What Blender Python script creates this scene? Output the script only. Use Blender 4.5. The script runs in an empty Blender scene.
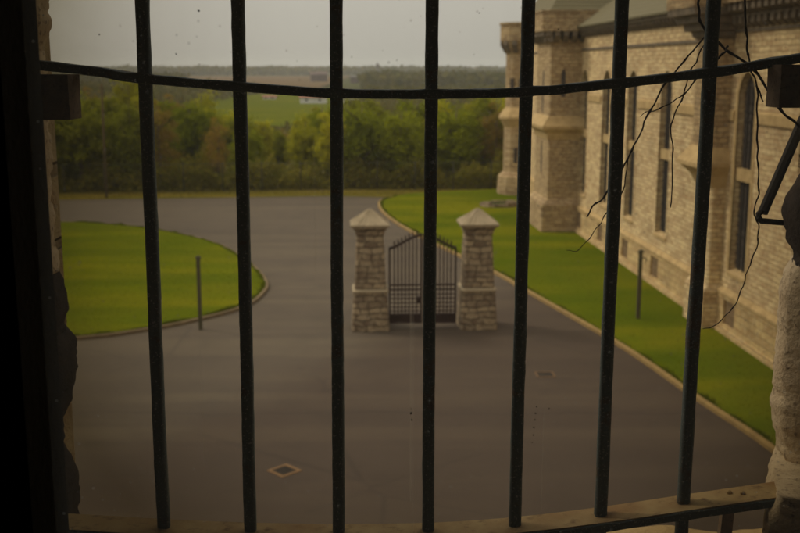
import bpy, math, random
import numpy as np
from mathutils import Vector, noise

random.seed(7)
rng = np.random.default_rng(11)
R = math.radians
scene = bpy.context.scene
COL = scene.collection

# ------------------------------------------------------------------ camera
cam_d = bpy.data.cameras.new('camera')
cam_d.sensor_width = 36
cam_d.lens = 47.25
cam_d.clip_start = 0.02
cam_d.clip_end = 9000
cam_d.dof.use_dof = True
cam_d.dof.focus_distance = 1.5
cam_d.dof.aperture_fstop = 10.0
cam = bpy.data.objects.new('camera', cam_d)
cam.location = (0, 0, 8.0)
cam.rotation_euler = (R(90 - 10.76), 0, 0)
COL.objects.link(cam)
scene.camera = cam

# ------------------------------------------------------------------ sky, sun, exposure
SUN_EL, SUN_AZ = R(46), R(-67)            # azimuth from +Y, clockwise
world = bpy.data.worlds.new('World')
scene.world = world
world.use_nodes = True
nt = world.node_tree
bg = nt.nodes['Background']
sky = nt.nodes.new('ShaderNodeTexSky')
sky.sky_type = 'NISHITA'
sky.sun_disc = False
sky.sun_elevation = SUN_EL
sky.sun_rotation = SUN_AZ
sky.altitude = 300
sky.air_density = 1.0
sky.dust_density = 3.0
hs = nt.nodes.new('ShaderNodeHueSaturation')
hs.inputs['Saturation'].default_value = 0.10
mixw = nt.nodes.new('ShaderNodeMixRGB')
mixw.inputs['Fac'].default_value = 0.72
mixw.inputs['Color2'].default_value = (4.8, 4.75, 4.65, 1)   # even cloud layer
nt.links.new(sky.outputs[0], hs.inputs['Color'])
nt.links.new(hs.outputs[0], mixw.inputs['Color1'])
# an overcast sky is about three times as bright overhead as at the horizon
tc = nt.nodes.new('ShaderNodeTexCoord'); sp = nt.nodes.new('ShaderNodeSeparateXYZ')
m1 = nt.nodes.new('ShaderNodeMath'); m1.operation = 'MULTIPLY_ADD'; m1.use_clamp = False
m1.inputs[1].default_value = 1.35; m1.inputs[2].default_value = 1.0
m0 = nt.nodes.new('ShaderNodeMath'); m0.operation = 'MAXIMUM'; m0.inputs[1].default_value = 0.0
vm = nt.nodes.new('ShaderNodeVectorMath'); vm.operation = 'SCALE'
nt.links.new(tc.outputs['Generated'], sp.inputs[0]); nt.links.new(sp.outputs[2], m0.inputs[0]); nt.links.new(m0.outputs[0], m1.inputs[0])
nt.links.new(mixw.outputs[0], vm.inputs[0]); nt.links.new(m1.outputs[0], vm.inputs['Scale'])
nt.links.new(vm.outputs[0], bg.inputs['Color'])
bg.inputs['Strength'].default_value = 0.128

sun_d = bpy.data.lights.new('sun', 'SUN')
sun_d.energy = 1.5
sun_d.angle = R(11)
sun_d.color = (1.0, 0.93, 0.82)
sun = bpy.data.objects.new('sun', sun_d)
dirv = Vector((math.sin(SUN_AZ) * math.cos(SUN_EL), math.cos(SUN_AZ) * math.cos(SUN_EL), math.sin(SUN_EL)))
sun.rotation_euler = dirv.to_track_quat('Z', 'Y').to_euler()
sun.location = (-30, 20, 40)
COL.objects.link(sun)

vs = scene.view_settings
vs.view_transform = 'Standard'
vs.look = 'None'
vs.exposure = -0.06
vs.gamma = 1
vs.use_curve_mapping = False
scene.cycles.use_denoising = True
scene.cycles.max_bounces = 8
scene.cycles.transparent_max_bounces = 12
scene.cycles.volume_bounces = 1

# ------------------------------------------------------------------ helpers
class MB:
    def __init__(self):
        self.v, self.f = [], []
    def add(self, vs, fs):
        b = len(self.v)
        self.v += [tuple(p) for p in vs]
        self.f += [tuple(b + i for i in f) for f in fs]
        return self
    def box(self, x0, x1, y0, y1, z0, z1):
        return self.add([(x0,y0,z0),(x1,y0,z0),(x1,y1,z0),(x0,y1,z0),(x0,y0,z1),(x1,y0,z1),(x1,y1,z1),(x0,y1,z1)],
                        [(0,3,2,1),(4,5,6,7),(0,1,5,4),(1,2,6,5),(2,3,7,6),(3,0,4,7)])
    def quad(self, *p):
        return self.add(p, [tuple(range(len(p)))])
    def loft(self, rings, cap0=True, cap1=True, closed=True):
        n = len(rings[0])
        fs = []
        for i in range(len(rings) - 1):
            for k in range(n if closed else n - 1):
                k2 = (k + 1) % n
                fs.append((i*n+k, i*n+k2, (i+1)*n+k2, (i+1)*n+k))
        if cap0: fs.append(tuple(reversed(range(n))))
        if cap1: fs.append(tuple((len(rings)-1)*n + k for k in range(n)))
        return self.add([p for r in rings for p in r], fs)
    def tube(self, pts, radii, n=8, jitter=0.0):
        pts = [Vector(p) for p in pts]
        if not isinstance(radii, (list, tuple)): radii = [radii] * len(pts)
        rings = []
        ref = Vector((0.13, 0.97, 0.2))
        for i, p in enumerate(pts):
            t = (pts[min(i+1, len(pts)-1)] - pts[max(i-1, 0)]).normalized()
            a = t.cross(ref)
            if a.length < 1e-3: a = t.cross(Vector((1, 0, 0)))
            a.normalize(); b = t.cross(a)
            r = radii[i] * (1 + random.uniform(-jitter, jitter))
            rings.append([p + (a*math.cos(6.28318*k/n) + b*math.sin(6.28318*k/n)) * r for k in range(n)])
        return self.loft(rings)
    def build(self, name, mat, parent=None, smooth=False, bevel=0):
        me = bpy.data.meshes.new(name)
        me.from_pydata(self.v, [], self.f)
        if smooth: me.shade_smooth()
        me.materials.append(mat)
        o = bpy.data.objects.new(name, me)
        COL.objects.link(o)
        if parent: o.parent = parent
        if bevel:
            m = o.modifiers.new('bevel', 'BEVEL'); m.width = bevel; m.segments = 2; m.limit_method = 'ANGLE'
        return o

def tag(o, label=None, cat=None, group=None, kind=None):
    for k, val in (('label', label), ('category', cat), ('group', group), ('kind', kind)):
        if val: o[k] = val
    return o

def thing(name, label, cat, loc=(0, 0, 0), rotz=0, group=None):
    o = bpy.data.objects.new(name, None)
    o.empty_display_size = 0.2
    o.location = loc; o.rotation_euler = (0, 0, rotz)
    COL.objects.link(o)
    return tag(o, label, cat, group)

def copy_tree(o, parent=None):
    c = o.copy(); COL.objects.link(c)
    if parent: c.parent = parent
    for ch in list(o.children): copy_tree(ch, c)
    return c

def smooth_line(pts, k=8, closed=False):
    out = []
    n = len(pts)
    P = [Vector(p) for p in pts]
    rngi = range(n if closed else n - 1)
    for i in rngi:
        if closed:
            a, b, c, d = P[(i-1) % n], P[i], P[(i+1) % n], P[(i+2) % n]
        else:
            a, b, c, d = P[max(i-1, 0)], P[i], P[i+1], P[min(i+2, n-1)]
        for j in range(k):
            t = j / k
            out.append(0.5 * ((2*b) + (c-a)*t + (2*a-5*b+4*c-d)*t*t + (3*b-a-3*c+d)*t*t*t))
    if not closed: out.append(P[-1])
    return out

# ------------------------------------------------------------------ materials
class Mat:
    def __init__(self, name):
        self.m = bpy.data.materials.new(name)
        self.m.use_nodes = True
        self.t = self.m.node_tree
        self.b = self.t.nodes['Principled BSDF']
        self.out = self.t.nodes['Material Output']
    def n(self, kind, **kw):
        nd = self.t.nodes.new('ShaderNode' + kind)
        for k, v in kw.items():
            if k in nd.inputs.keys(): nd.inputs[k].default_value = v
            else: setattr(nd, k, v)
        return nd
    def l(self, a, b):
        self.t.links.new(a, b)
    def coord(self, which='Object'):
        return self.n('TexCoord').outputs[which]
    def noise(self, vec, scale, detail=6, rough=0.6, dist=0.0):
        nd = self.n('TexNoise', Scale=scale, Detail=detail, Roughness=rough, Distortion=dist)
        self.l(vec, nd.inputs['Vector'])
        return nd.outputs['Fac']
    def ramp(self, fac, stops):
        r = self.n('ValToRGB')
        el = r.color_ramp.elements
        while len(el) < len(stops): el.new(0.5)
        for e, (p, c) in zip(el, stops):
            e.position = p
            e.color = (*c, 1) if len(c) == 3 else c
        self.l(fac, r.inputs['Fac'])
        return r.outputs['Color']
    def mix(self, fac, a, b, mode='MIX'):
        x = self.n('MixRGB', blend_type=mode)
        for s, val in (('Fac', fac), ('Color1', a), ('Color2', b)):
            if isinstance(val, (int, float)): x.inputs[s].default_value = val
            elif isinstance(val, tuple): x.inputs[s].default_value = (*val, 1)
            else: self.l(val, x.inputs[s])
        return x.outputs[0]
    def math(self, op, a, b=None, clamp=False):
        x = self.n('Math', operation=op, use_clamp=clamp)
        for i, val in enumerate((a, b)):
            if val is None: continue
            if isinstance(val, (int, float)): x.inputs[i].default_value = val
            else: self.l(val, x.inputs[i])
        return x.outputs[0]
    def bump(self, h, strength=0.5, dist=0.02):
        b = self.n('Bump', Strength=strength, Distance=dist)
        self.l(h, b.inputs['Height'])
        self.l(b.outputs[0], self.b.inputs['Normal'])
    def finish(self, color=None, rough=0.9, spec=0.2, metal=0):
        if color is not None:
            if isinstance(color, tuple): self.b.inputs['Base Color'].default_value = (*color, 1)
            else: self.l(color, self.b.inputs['Base Color'])
        if isinstance(rough, (int, float)): self.b.inputs['Roughness'].default_value = rough
        else: self.l(rough, self.b.inputs['Roughness'])
        self.b.inputs['Specular IOR Level'].default_value = spec
        self.b.inputs['Metallic'].default_value = metal
        return self.m

def masonry(name, c1, c2, cm, bw, bh, bump=0.9, warp=0.03, mortar=0.014, stain=(0.16, 0.11, 0.06)):
    m = Mat(name)
    co = m.coord()
    sep = m.n('SeparateXYZ'); m.l(co, sep.inputs[0])
    u = m.math('ADD', sep.outputs[0], sep.outputs[1])
    nz = m.n('TexNoise', Scale=2.6, Detail=4); m.l(co, nz.inputs['Vector'])
    wv = m.n('SeparateColor'); m.l(nz.outputs['Color'], wv.inputs[0])
    u2 = m.math('ADD', u, m.math('MULTIPLY', m.math('SUBTRACT', wv.outputs[0], 0.5), warp * 4))
    w2 = m.math('ADD', sep.outputs[2], m.math('MULTIPLY', m.math('SUBTRACT', wv.outputs[1], 0.5), warp * 2.4))
    cb = m.n('CombineXYZ'); m.l(u2, cb.inputs[0]); m.l(w2, cb.inputs[1])
    br = m.n('TexBrick', Scale=1.0, offset=0.5, squash=0.75, squash_frequency=3)
    br.inputs['Mortar Size'].default_value = mortar
    br.inputs['Mortar Smooth'].default_value = 0.4
    br.inputs['Bias'].default_value = 0.0
    br.inputs['Brick Width'].default_value = bw
    br.inputs['Row Height'].default_value = bh
    br.inputs['Color1'].default_value = (*c1, 1)
    br.inputs['Color2'].default_value = (*c2, 1)
    br.inputs['Mortar'].default_value = (*cm, 1)
    m.l(cb.outputs[0], br.inputs['Vector'])
    fine = m.noise(co, 14, 8, 0.7)
    big = m.noise(co, 0.55, 5, 0.6)
    c = m.mix(0.55, br.outputs['Color'], m.ramp(fine, [(0.25, (0.62,)*3), (0.75, (1.1,)*3)]), 'MULTIPLY')
    c = m.mix(0.9, c, m.ramp(fine, [(0.0, (1.0,)*3), (1.0, (1.35,)*3)]), 'MULTIPLY')
    c = m.mix(m.math('MULTIPLY', m.ramp(big, [(0.5, (0,)*3), (0.75, (1,)*3)]), 0.45), c, stain)
    blk = m.noise(cb.outputs[0], 5.5, 2, 0.5)
    c = m.mix(m.math('MULTIPLY', m.ramp(blk, [(0.52, (0,)*3), (0.60, (1,)*3)]), 0.35), c, tuple(0.5*a + 0.5*b for a, b in zip(c1, (c1[0]*1.1, c1[0]*0.90, c1[0]*0.62))))
    c = m.mix(m.math('MULTIPLY', m.ramp(blk, [(0.38, (1,)*3), (0.45, (0,)*3)]), 0.45), c, (c2[0]*0.95, c2[1]*0.82, c2[2]*0.8))
    h = m.math('ADD', m.math('MULTIPLY', br.outputs['Fac'], -0.7), m.math('MULTIPLY', fine, 0.9))
    m.bump(h, bump, 0.06)
    return m.finish(c, 0.92, 0.15)

def speckle(name, c1, c2, scale=6, bump=0.4, rough=0.9, bdist=0.02, spec=0.2, metal=0, c3=None):
    m = Mat(name)
    co = m.coord()
    a = m.noise(co, scale, 8, 0.65)
    b = m.noise(co, scale * 7, 6, 0.6)
    c = m.mix(m.ramp(a, [(0.35, (0,)*3), (0.65, (1,)*3)]), c1, c2)
    if c3: c = m.mix(m.ramp(b, [(0.55, (0,)*3), (0.72, (1,)*3)]), c, c3)
    m.bump(m.math('ADD', a, m.math('MULTIPLY', b, 0.5)), bump, bdist)
    return m.finish(c, rough, spec, metal)

M_WALL = masonry('prison_stone', (0.86, 0.66, 0.36), (0.56, 0.39, 0.21), (0.40, 0.285, 0.155), 0.40, 0.145, 1.1, 0.05, 0.014)
M_PLINTH = masonry('plinth_stone', (0.70, 0.51, 0.24), (0.50, 0.34, 0.165), (0.33, 0.235, 0.12), 0.55, 0.22, 1.0, 0.03)
M_TRIM = speckle('dressed_stone', (0.56, 0.40, 0.19), (0.38, 0.26, 0.12), 3.2, 0.8, c3=(0.22, 0.15, 0.08))
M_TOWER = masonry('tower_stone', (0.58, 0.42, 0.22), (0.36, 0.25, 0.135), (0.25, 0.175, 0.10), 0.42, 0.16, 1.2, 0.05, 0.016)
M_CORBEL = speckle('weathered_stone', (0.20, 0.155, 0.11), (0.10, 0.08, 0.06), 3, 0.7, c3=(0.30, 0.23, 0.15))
M_PIER = masonry('gate_pier_stone', (0.43, 0.33, 0.205), (0.20, 0.145, 0.095), (0.12, 0.09, 0.06), 0.38, 0.185, 1.3, 0.09, 0.02)
M_CAP = speckle('cap_stone', (0.37, 0.295, 0.19), (0.29, 0.23, 0.145), 4, 0.5, c3=(0.19, 0.15, 0.10))
M_SLAB = speckle('kerb_stone', (0.34, 0.225, 0.08), (0.24, 0.155, 0.06), 3, 0.4, c3=(0.15, 0.105, 0.05))
def iron():
    m = Mat('black_iron')
    co = m.coord()
    a = m.noise(co, 55, 8, 0.7); b = m.noise(co, 320, 5, 0.6); c_ = m.noise(co, 14, 6, 0.7)
    c = m.mix(a, (0.065, 0.085, 0.088), (0.12, 0.145, 0.142))
    c = m.mix(m.ramp(c_, [(0.56, (0,)*3), (0.64, (1,)*3)]), c, (0.105, 0.072, 0.045))
    c = m.mix(m.ramp(b, [(0.58, (0,)*3), (0.66, (1,)*3)]), c, (0.30, 0.30, 0.28))
    m.bump(m.math('ADD', a, m.math('ADD', m.math('MULTIPLY', b, 0.3), c_)), 0.9, 0.0022)
    return m.finish(c, 0.8, 0.2)
M_IRON = iron()
M_GATE = speckle('gate_iron', (0.040, 0.018, 0.012), (0.024, 0.012, 0.009), 8, 0.3, 0.6, 0.004)
M_BOARD = speckle('old_boarding', (0.36, 0.25, 0.14), (0.22, 0.15, 0.09), 5, 0.5)
M_LEAD = speckle('dark_leading', (0.030, 0.026, 0.024), (0.045, 0.04, 0.036), 9, 0.2)
M_RUST = speckle('rust', (0.56, 0.42, 0.21), (0.34, 0.20, 0.09), 7, 0.9, 0.95, 0.002, c3=(0.20, 0.12, 0.06))
M_WOOD = speckle('weathered_wood', (0.30, 0.21, 0.14), (0.17, 0.115, 0.08), 25, 0.6, 0.9, 0.002, c3=(0.08, 0.055, 0.04))
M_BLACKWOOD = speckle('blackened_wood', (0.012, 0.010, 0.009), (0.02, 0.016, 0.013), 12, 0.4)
M_TWIG = speckle('twig', (0.03, 0.018, 0.014), (0.018, 0.012, 0.010), 120, 0.6, 0.85, 0.001)
M_JAMB = speckle('peeling_jamb_stone', (0.78, 0.63, 0.44), (0.60, 0.46, 0.31), 14, 0.9, 0.92, 0.008, c3=(0.17, 0.11, 0.07))
M_MOSS_SHADE = speckle('blackened_shaded_stone', (0.035, 0.025, 0.02), (0.06, 0.042, 0.032), 22, 0.9, 0.95, 0.006, c3=(0.02, 0.015, 0.012))  # blackened stone on the right, painted shade on the lower left stones
M_ROOM = speckle('sooty_plaster', (0.03, 0.028, 0.026), (0.02, 0.019, 0.018), 3, 0.3)
M_POST = speckle('galvanised_post', (0.10, 0.085, 0.045), (0.065, 0.058, 0.034), 9, 0.2, 0.7, 0.003)
M_FENCE = speckle('galvanised_wire', (0.07, 0.068, 0.048), (0.05, 0.048, 0.036), 20, 0.2, 0.6, 0.002)
M_POLE = speckle('pole_timber', (0.13, 0.085, 0.042), (0.09, 0.06, 0.032), 6, 0.4)
M_BARK = speckle('bark', (0.17, 0.13, 0.09), (0.10, 0.075, 0.05), 9, 0.9, 0.95, 0.03)

def roof_mat():
    m = Mat('slate_roof')
    co = m.coord()
    w = m.n('TexWave', wave_type='BANDS', bands_direction='Z', Scale=1.6, Distortion=0.6, Detail=2)
    m.l(co, w.inputs['Vector'])
    a = m.noise(co, 1.2, 6)
    c = m.mix(a, (0.135, 0.115, 0.062), (0.175, 0.15, 0.085))
    c = m.mix(0.07, c, w.outputs['Color'], 'MULTIPLY')
    m.bump(w.outputs['Fac'], 0.4, 0.03)
    return m.finish(c, 0.8)
M_ROOF = roof_mat()

def leaded_glass():
    m = Mat('leaded_glass')
    co = m.coord()
    a = m.noise(co, 9, 4)
    c = m.mix(m.ramp(a, [(0.45, (0,)*3), (0.7, (1,)*3)]), (0.055, 0.045, 0.04), (0.12, 0.10, 0.085))
    m.bump(a, 0.6, 0.02)
    return m.finish(c, 0.6, 0.04)
M_PANE = leaded_glass()

def asphalt():
    m = Mat('asphalt')
    co = m.coord()
    big = m.noise(co, 0.09, 6, 0.62)
    med = m.noise(co, 0.8, 6, 0.65)
    fine = m.noise(co, 28, 5, 0.7)
    mp = m.n('Mapping'); mp.inputs['Scale'].default_value = (0.05, 0.7, 1)
    m.l(co, mp.inputs['Vector'])
    streak = m.noise(mp.outputs[0], 1.0, 7, 0.6, 0.3)
    c = m.mix(m.ramp(big, [(0.3, (0,)*3), (0.7, (1,)*3)]), (0.089, 0.069, 0.050), (0.109, 0.0845, 0.061))
    c = m.mix(m.math('MULTIPLY', m.ramp(streak, [(0.46, (0,)*3), (0.62, (1,)*3)]), 0.6), c, (0.130, 0.102, 0.068))
    c = m.mix(m.math('MULTIPLY', m.ramp(med, [(0.5, (0,)*3), (0.75, (1,)*3)]), 0.4), c, (0.064, 0.052, 0.040))
    c = m.mix(0.5, c, m.ramp(fine, [(0.25, (0.55,)*3), (0.75, (1.3,)*3)]), 'MULTIPLY')
    # tar seams and wandering cracks
    sep = m.n('SeparateXYZ'); m.l(co, sep.inputs[0])
    wob = m.math('MULTIPLY', m.math('SUBTRACT', m.noise(co, 0.35, 5), 0.5), 0.7)
    def line(axis, pos, width):
        d = m.math('ABSOLUTE', m.math('SUBTRACT', m.math('ADD', sep.outputs[axis], wob), pos))
        return m.math('LESS_THAN', d, width)
    seams = line(1, 23.6, 0.05)
    seams = m.math('MAXIMUM', seams, line(1, 38.5, 0.06))
    vor = m.n('TexVoronoi', feature='DISTANCE_TO_EDGE', Scale=0.16)
    cw = m.mix(0.06, co, m.n('TexNoise', Scale=1.5, Detail=6).outputs['Color'], 'ADD')
    m.l(cw, vor.inputs['Vector'])
    crk = m.math('MULTIPLY', m.math('LESS_THAN', vor.outputs['Distance'], 0.006), m.math('GREATER_THAN', big, 0.5))
    seams = m.math('MAXIMUM', seams, m.math('MULTIPLY', crk, 0.7))
    grit = m.noise(co, 11, 3, 0.5)
    c = m.mix(m.math('MULTIPLY', m.ramp(grit, [(0.70, (0,)*3), (0.76, (1,)*3)]), 0.45), c, (0.19, 0.15, 0.10))
    c = m.mix(m.math('MULTIPLY', seams, 0.28), c, (0.03, 0.027, 0.025))
    edge = m.math('ADD', m.math('SUBTRACT', 31.0, sep.outputs[1]), m.math('MULTIPLY', sep.outputs[0], 1.6))  # asphalt colour gets darker towards the tower and the right
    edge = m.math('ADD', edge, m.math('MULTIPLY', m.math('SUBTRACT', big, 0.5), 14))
    darker_fac = m.n('MapRange', interpolation_type='SMOOTHSTEP'); m.l(edge, darker_fac.inputs['Value'])
    darker_fac.inputs['From Min'].default_value = -4.0; darker_fac.inputs['From Max'].default_value = 3.0
    c = m.mix(darker_fac.outputs[0], c, m.mix(1.0, c, (0.71, 0.655, 0.66), 'MULTIPLY'))
    m.bump(fine, 0.4, 0.01)
    return m.finish(c, 0.88, 0.12)
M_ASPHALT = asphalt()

def turf(name, a, b, c3):
    m = Mat(name)
    co = m.coord()
    mp = m.n('Mapping'); mp.inputs['Scale'].default_value = (0.25, 0.75, 1); mp.inputs['Rotation'].default_value = (0, 0, 0.15)
    m.l(co, mp.inputs['Vector'])
    s = m.noise(mp.outputs[0], 0.7, 5, 0.6)
    f = m.noise(co, 22, 6, 0.7)
    big = m.noise(co, 0.22, 5, 0.65)
    c = m.mix(m.ramp(s, [(0.35, (0,)*3), (0.65, (1,)*3)]), a, b)
    c = m.mix(m.math('MULTIPLY', m.ramp(f, [(0.45, (0,)*3), (0.75, (1,)*3)]), 0.2), c, c3)
    c = m.mix(m.math('MULTIPLY', m.ramp(big, [(0.42, (0,)*3), (0.66, (1,)*3)]), 0.55), c, c3)
    c = m.mix(m.math('MULTIPLY', m.ramp(big, [(0.25, (1,)*3), (0.45, (0,)*3)]), 0.5), c, m.mix(1.0, c, (0.72, 0.86, 0.8), 'MULTIPLY'))
    mp2 = m.n('Mapping'); mp2.inputs['Scale'].default_value = (0.06, 0.33, 1); mp2.inputs['Rotation'].default_value = (0, 0, 0.2)
    m.l(co, mp2.inputs['Vector'])
    band = m.noise(mp2.outputs[0], 1.0, 4, 0.55)
    c = m.mix(m.ramp(band, [(0.40, (1,)*3), (0.56, (0,)*3)]), c, m.mix(1.0, c, (0.74, 0.83, 0.8), 'MULTIPLY'))
    c = m.mix(m.math('MULTIPLY', m.ramp(band, [(0.52, (0,)*3), (0.66, (1,)*3)]), 0.6), c, m.mix(1.0, c, (1.45, 1.25, 1.2), 'MULTIPLY'))
    m.bump(f, 0.12, 0.02)
    return m.finish(c, 0.95, 0.0)
M_LAWN = turf('lawn_turf', (0.096, 0.120, 0.003), (0.122, 0.135, 0.003), (0.165, 0.152, 0.008))
M_FIELD = turf('pasture', (0.085, 0.100, 0.003), (0.105, 0.116, 0.004), (0.12, 0.11, 0.01))
M_DRY = turf('dry_verge', (0.17, 0.125, 0.02), (0.14, 0.12, 0.016), (0.21, 0.145, 0.035))
M_PLOUGH = turf('ploughed_earth', (0.15, 0.095, 0.05), (0.125, 0.08, 0.04), (0.17, 0.115, 0.065))
M_TERRAIN = turf('rough_ground', (0.06, 0.07, 0.02), (0.075, 0.07, 0.028), (0.10, 0.085, 0.035))

def leaf(name, a, b, trans=0.35):
    m = Mat(name)
    geo = m.n('NewGeometry')
    oi = m.n('ObjectInfo')
    r = m.n('TexWhiteNoise', noise_dimensions='1D')
    m.l(geo.outputs['Random Per Island'], r.inputs['W'])
    c = m.mix(geo.outputs['Random Per Island'], a, b)
    c = m.mix(0.4, c, m.ramp(oi.outputs['Random'], [(0, (0.6, 0.62, 0.6)), (1, (1.25, 1.15, 0.9))]), 'MULTIPLY')
    m.finish(c, 0.85, 0.03)
    t = m.n('BsdfTranslucent'); m.l(c, t.inputs['Color'])
    mx = m.n('MixShader'); mx.inputs[0].default_value = trans
    m.l(m.b.outputs[0], mx.inputs[1]); m.l(t.outputs[0], mx.inputs[2])
    m.l(mx.outputs[0], m.out.inputs['Surface'])
    return m.m
M_LEAF_Y = leaf('spring_leaf', (0.44, 0.40, 0.022), (0.33, 0.34, 0.014), 0.5)
M_LEAF_G = leaf('green_leaf', (0.20, 0.23, 0.010), (0.26, 0.28, 0.012), 0.5)
M_LEAF_D = leaf('dark_leaf', (0.20, 0.22, 0.014), (0.28, 0.28, 0.016), 0.5)
M_LEAF_U = leaf('scrub_leaf', (0.15, 0.16, 0.014), (0.27, 0.22, 0.03), 0.4)
M_LEAF_B = leaf('budding_leaf', (0.33, 0.21, 0.05), (0.27, 0.20, 0.03), 0.45)
M_LEAF_F = leaf('distant_leaf', (0.10, 0.098, 0.024), (0.14, 0.115, 0.03))
M_BLADE = leaf('grass_blade', (0.105, 0.130, 0.003), (0.135, 0.150, 0.005), 0.35)

def dusty_glass():
    m = Mat('dusty_glass')
    m.t.nodes.remove(m.b)
    co = m.coord()
    sep = m.n('SeparateXYZ'); m.l(co, sep.inputs[0])
    x, z = sep.outputs[0], sep.outputs[2]
    # lens vignette painted into the tint: darker towards the sash on all sides
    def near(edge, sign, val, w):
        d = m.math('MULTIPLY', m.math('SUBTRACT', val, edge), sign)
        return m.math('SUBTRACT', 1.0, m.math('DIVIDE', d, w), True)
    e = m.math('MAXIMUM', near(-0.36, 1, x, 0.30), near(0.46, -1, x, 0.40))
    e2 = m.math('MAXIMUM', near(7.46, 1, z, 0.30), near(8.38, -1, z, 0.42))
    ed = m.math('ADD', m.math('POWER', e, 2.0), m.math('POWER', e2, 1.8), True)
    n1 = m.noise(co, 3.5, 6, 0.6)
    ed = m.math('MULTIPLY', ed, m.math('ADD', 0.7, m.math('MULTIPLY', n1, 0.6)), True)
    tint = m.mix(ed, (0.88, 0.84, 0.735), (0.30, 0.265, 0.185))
    tr = m.n('BsdfTransparent'); m.l(tint, tr.inputs['Color'])
    # dust film, runs and specks
    mp = m.n('Mapping'); mp.inputs['Scale'].default_value = (60, 1, 2.5); m.l(co, mp.inputs['Vector'])
    runs = m.ramp(m.noise(mp.outputs[0], 1.0, 4), [(0.5, (0,)*3), (0.8, (1,)*3)])
    vor = m.n('TexVoronoi', Scale=95); m.l(co, vor.inputs['Vector'])
    cell = m.n('SeparateColor'); m.l(vor.outputs['Color'], cell.inputs[0])
    spot = m.math('LESS_THAN', vor.outputs['Distance'], m.math('MULTIPLY', cell.outputs[0], 0.16))
    spot = m.math('MULTIPLY', spot, m.math('GREATER_THAN', cell.outputs[1], 0.62))
    fac = m.math('ADD', 0.052, m.math('MULTIPLY', n1, 0.018))
    fac = m.math('ADD', fac, m.math('MULTIPLY', runs, 0.014))
    fac = m.math('ADD', fac, m.math('MULTIPLY', spot, 0.16))
    dust = m.n('BsdfTranslucent'); dust.inputs['Color'].default_value = (0.36, 0.36, 0.32, 1)
    mx = m.n('MixShader'); m.l(fac, mx.inputs[0]); m.l(tr.outputs[0], mx.inputs[1]); m.l(dust.outputs[0], mx.inputs[2])
    m.l(mx.outputs[0], m.out.inputs['Surface'])
    return m.m
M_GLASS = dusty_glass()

# ------------------------------------------------------------------ ground
def struct(o): o['kind'] = 'structure'; return o

def terrain_z(y):
    if y < 73: return -0.02
    if y < 125: 
        t = (y - 73) / 52
        return -0.02 - 3.98 * (3*t*t - 2*t*t*t)
    return -4.0
mb = MB()
ys = [-60, -20, 0, 20, 40, 60, 73] + [73 + 52*i/12 for i in range(1, 13)] + [160, 250, 400, 700, 1200, 2000, 3200, 6500]
xs = [-4000, -1500, -600, -200, -80, -40, 0, 40, 80, 200, 600, 1500, 4000]
mb.add([(x, y, terrain_z(y)) for y in ys for x in xs],
       [(j*len(xs)+i, j*len(xs)+i+1, (j+1)*len(xs)+i+1, (j+1)*len(xs)+i) for j in range(len(ys)-1) for i in range(len(xs)-1)])
struct(mb.build('ground', M_TERRAIN))

def sheet(name, pts, z, mat, thick=0):
    mb = MB()
    n = len(pts)
    if thick:
        mb.loft([[(p[0], p[1], z - thick) for p in pts], [(p[0], p[1], z) for p in pts]])
    else:
        mb.quad(*[(p[0], p[1], z) for p in pts])
    return struct(mb.build(name, mat))

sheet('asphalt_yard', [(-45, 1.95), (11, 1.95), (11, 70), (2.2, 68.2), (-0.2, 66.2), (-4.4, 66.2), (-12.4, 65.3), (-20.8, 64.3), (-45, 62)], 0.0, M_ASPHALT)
sheet('dry_verge', [(-45, 61.6), (-20.8, 63.9), (-12.4, 64.9), (-4.4, 65.8), (-1.0, 65.2), (0.2, 66.4), (2.0, 67.7), (8, 69.6), (22, 70.0), (22, 72.9), (-45, 72.9)], 0.02, M_DRY)

left_edge = smooth_line([(-36, 27.2, 0), (-14, 29.45, 0), (-9.58, 30.47, 0), (-7.74, 31.57, 0), (-6.44, 32.88, 0), (-5.36, 34.5, 0), (-4.98, 36.6, 0),
                         (-5.13, 38.9, 0), (-6.47, 43.1, 0), (-8.79, 47.92, 0), (-12.49, 51.86, 0), (-15.46, 53.55, 0), (-18.5, 54.1, 0), (-36, 54.6, 0)])
right_edge = smooth_line([(8.5, 14.0, 0), (8.25, 18.0, 0), (7.93, 21.38, 0), (7.34, 24.61, 0), (6.44, 29.78, 0), (4.68, 36.98, 0), (3.75, 40.72, 0), (1.4, 48.2, 0),
                          (0.5, 51.5, 0), (-0.26, 54.62, 0), (-0.9, 58.2, 0), (-1.15, 61.1, 0), (-1.05, 63.3, 0), (-0.31, 65.2, 0)])
left_poly = [(p.x, p.y) for p in left_edge] + [(-36, 54.6)]
right_poly = [(p.x, p.y) for p in right_edge] + [(0.6, 66.4), (2.0, 67.5), (7.0, 69.3), (20, 69.9), (20, 14)]
sheet('lawn', left_poly[:-1], 0.09, M_LAWN, 0.12)
sheet('lawn', right_poly, 0.09, M_LAWN, 0.12)

def kerb(line, side, w, h, mat):
    rings = []
    n = len(line)
    for i, p in enumerate(line):
        t = (line[min(i+1, n-1)] - line[max(i-1, 0)]).normalized()
        nr = Vector((-t.y, t.x, 0)) * side
        a, b = p + nr * 0.005, p + nr * w
        rings.append([(a.x, a.y, -0.02), (b.x, b.y, -0.02), (b.x, b.y, h - 0.015), (b.x - nr.x*0.02, b.y - nr.y*0.02, h), (a.x, a.y, h)])
    mb = MB().loft(rings)
    return struct(mb.build('kerb', mat))
kerb(left_edge, -1, 0.12, 0.10, speckle('worn_kerb', (0.20, 0.14, 0.07), (0.14, 0.10, 0.055), 4, 0.4))
kerb(right_edge, 1, 0.13, 0.11, M_SLAB)

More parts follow.
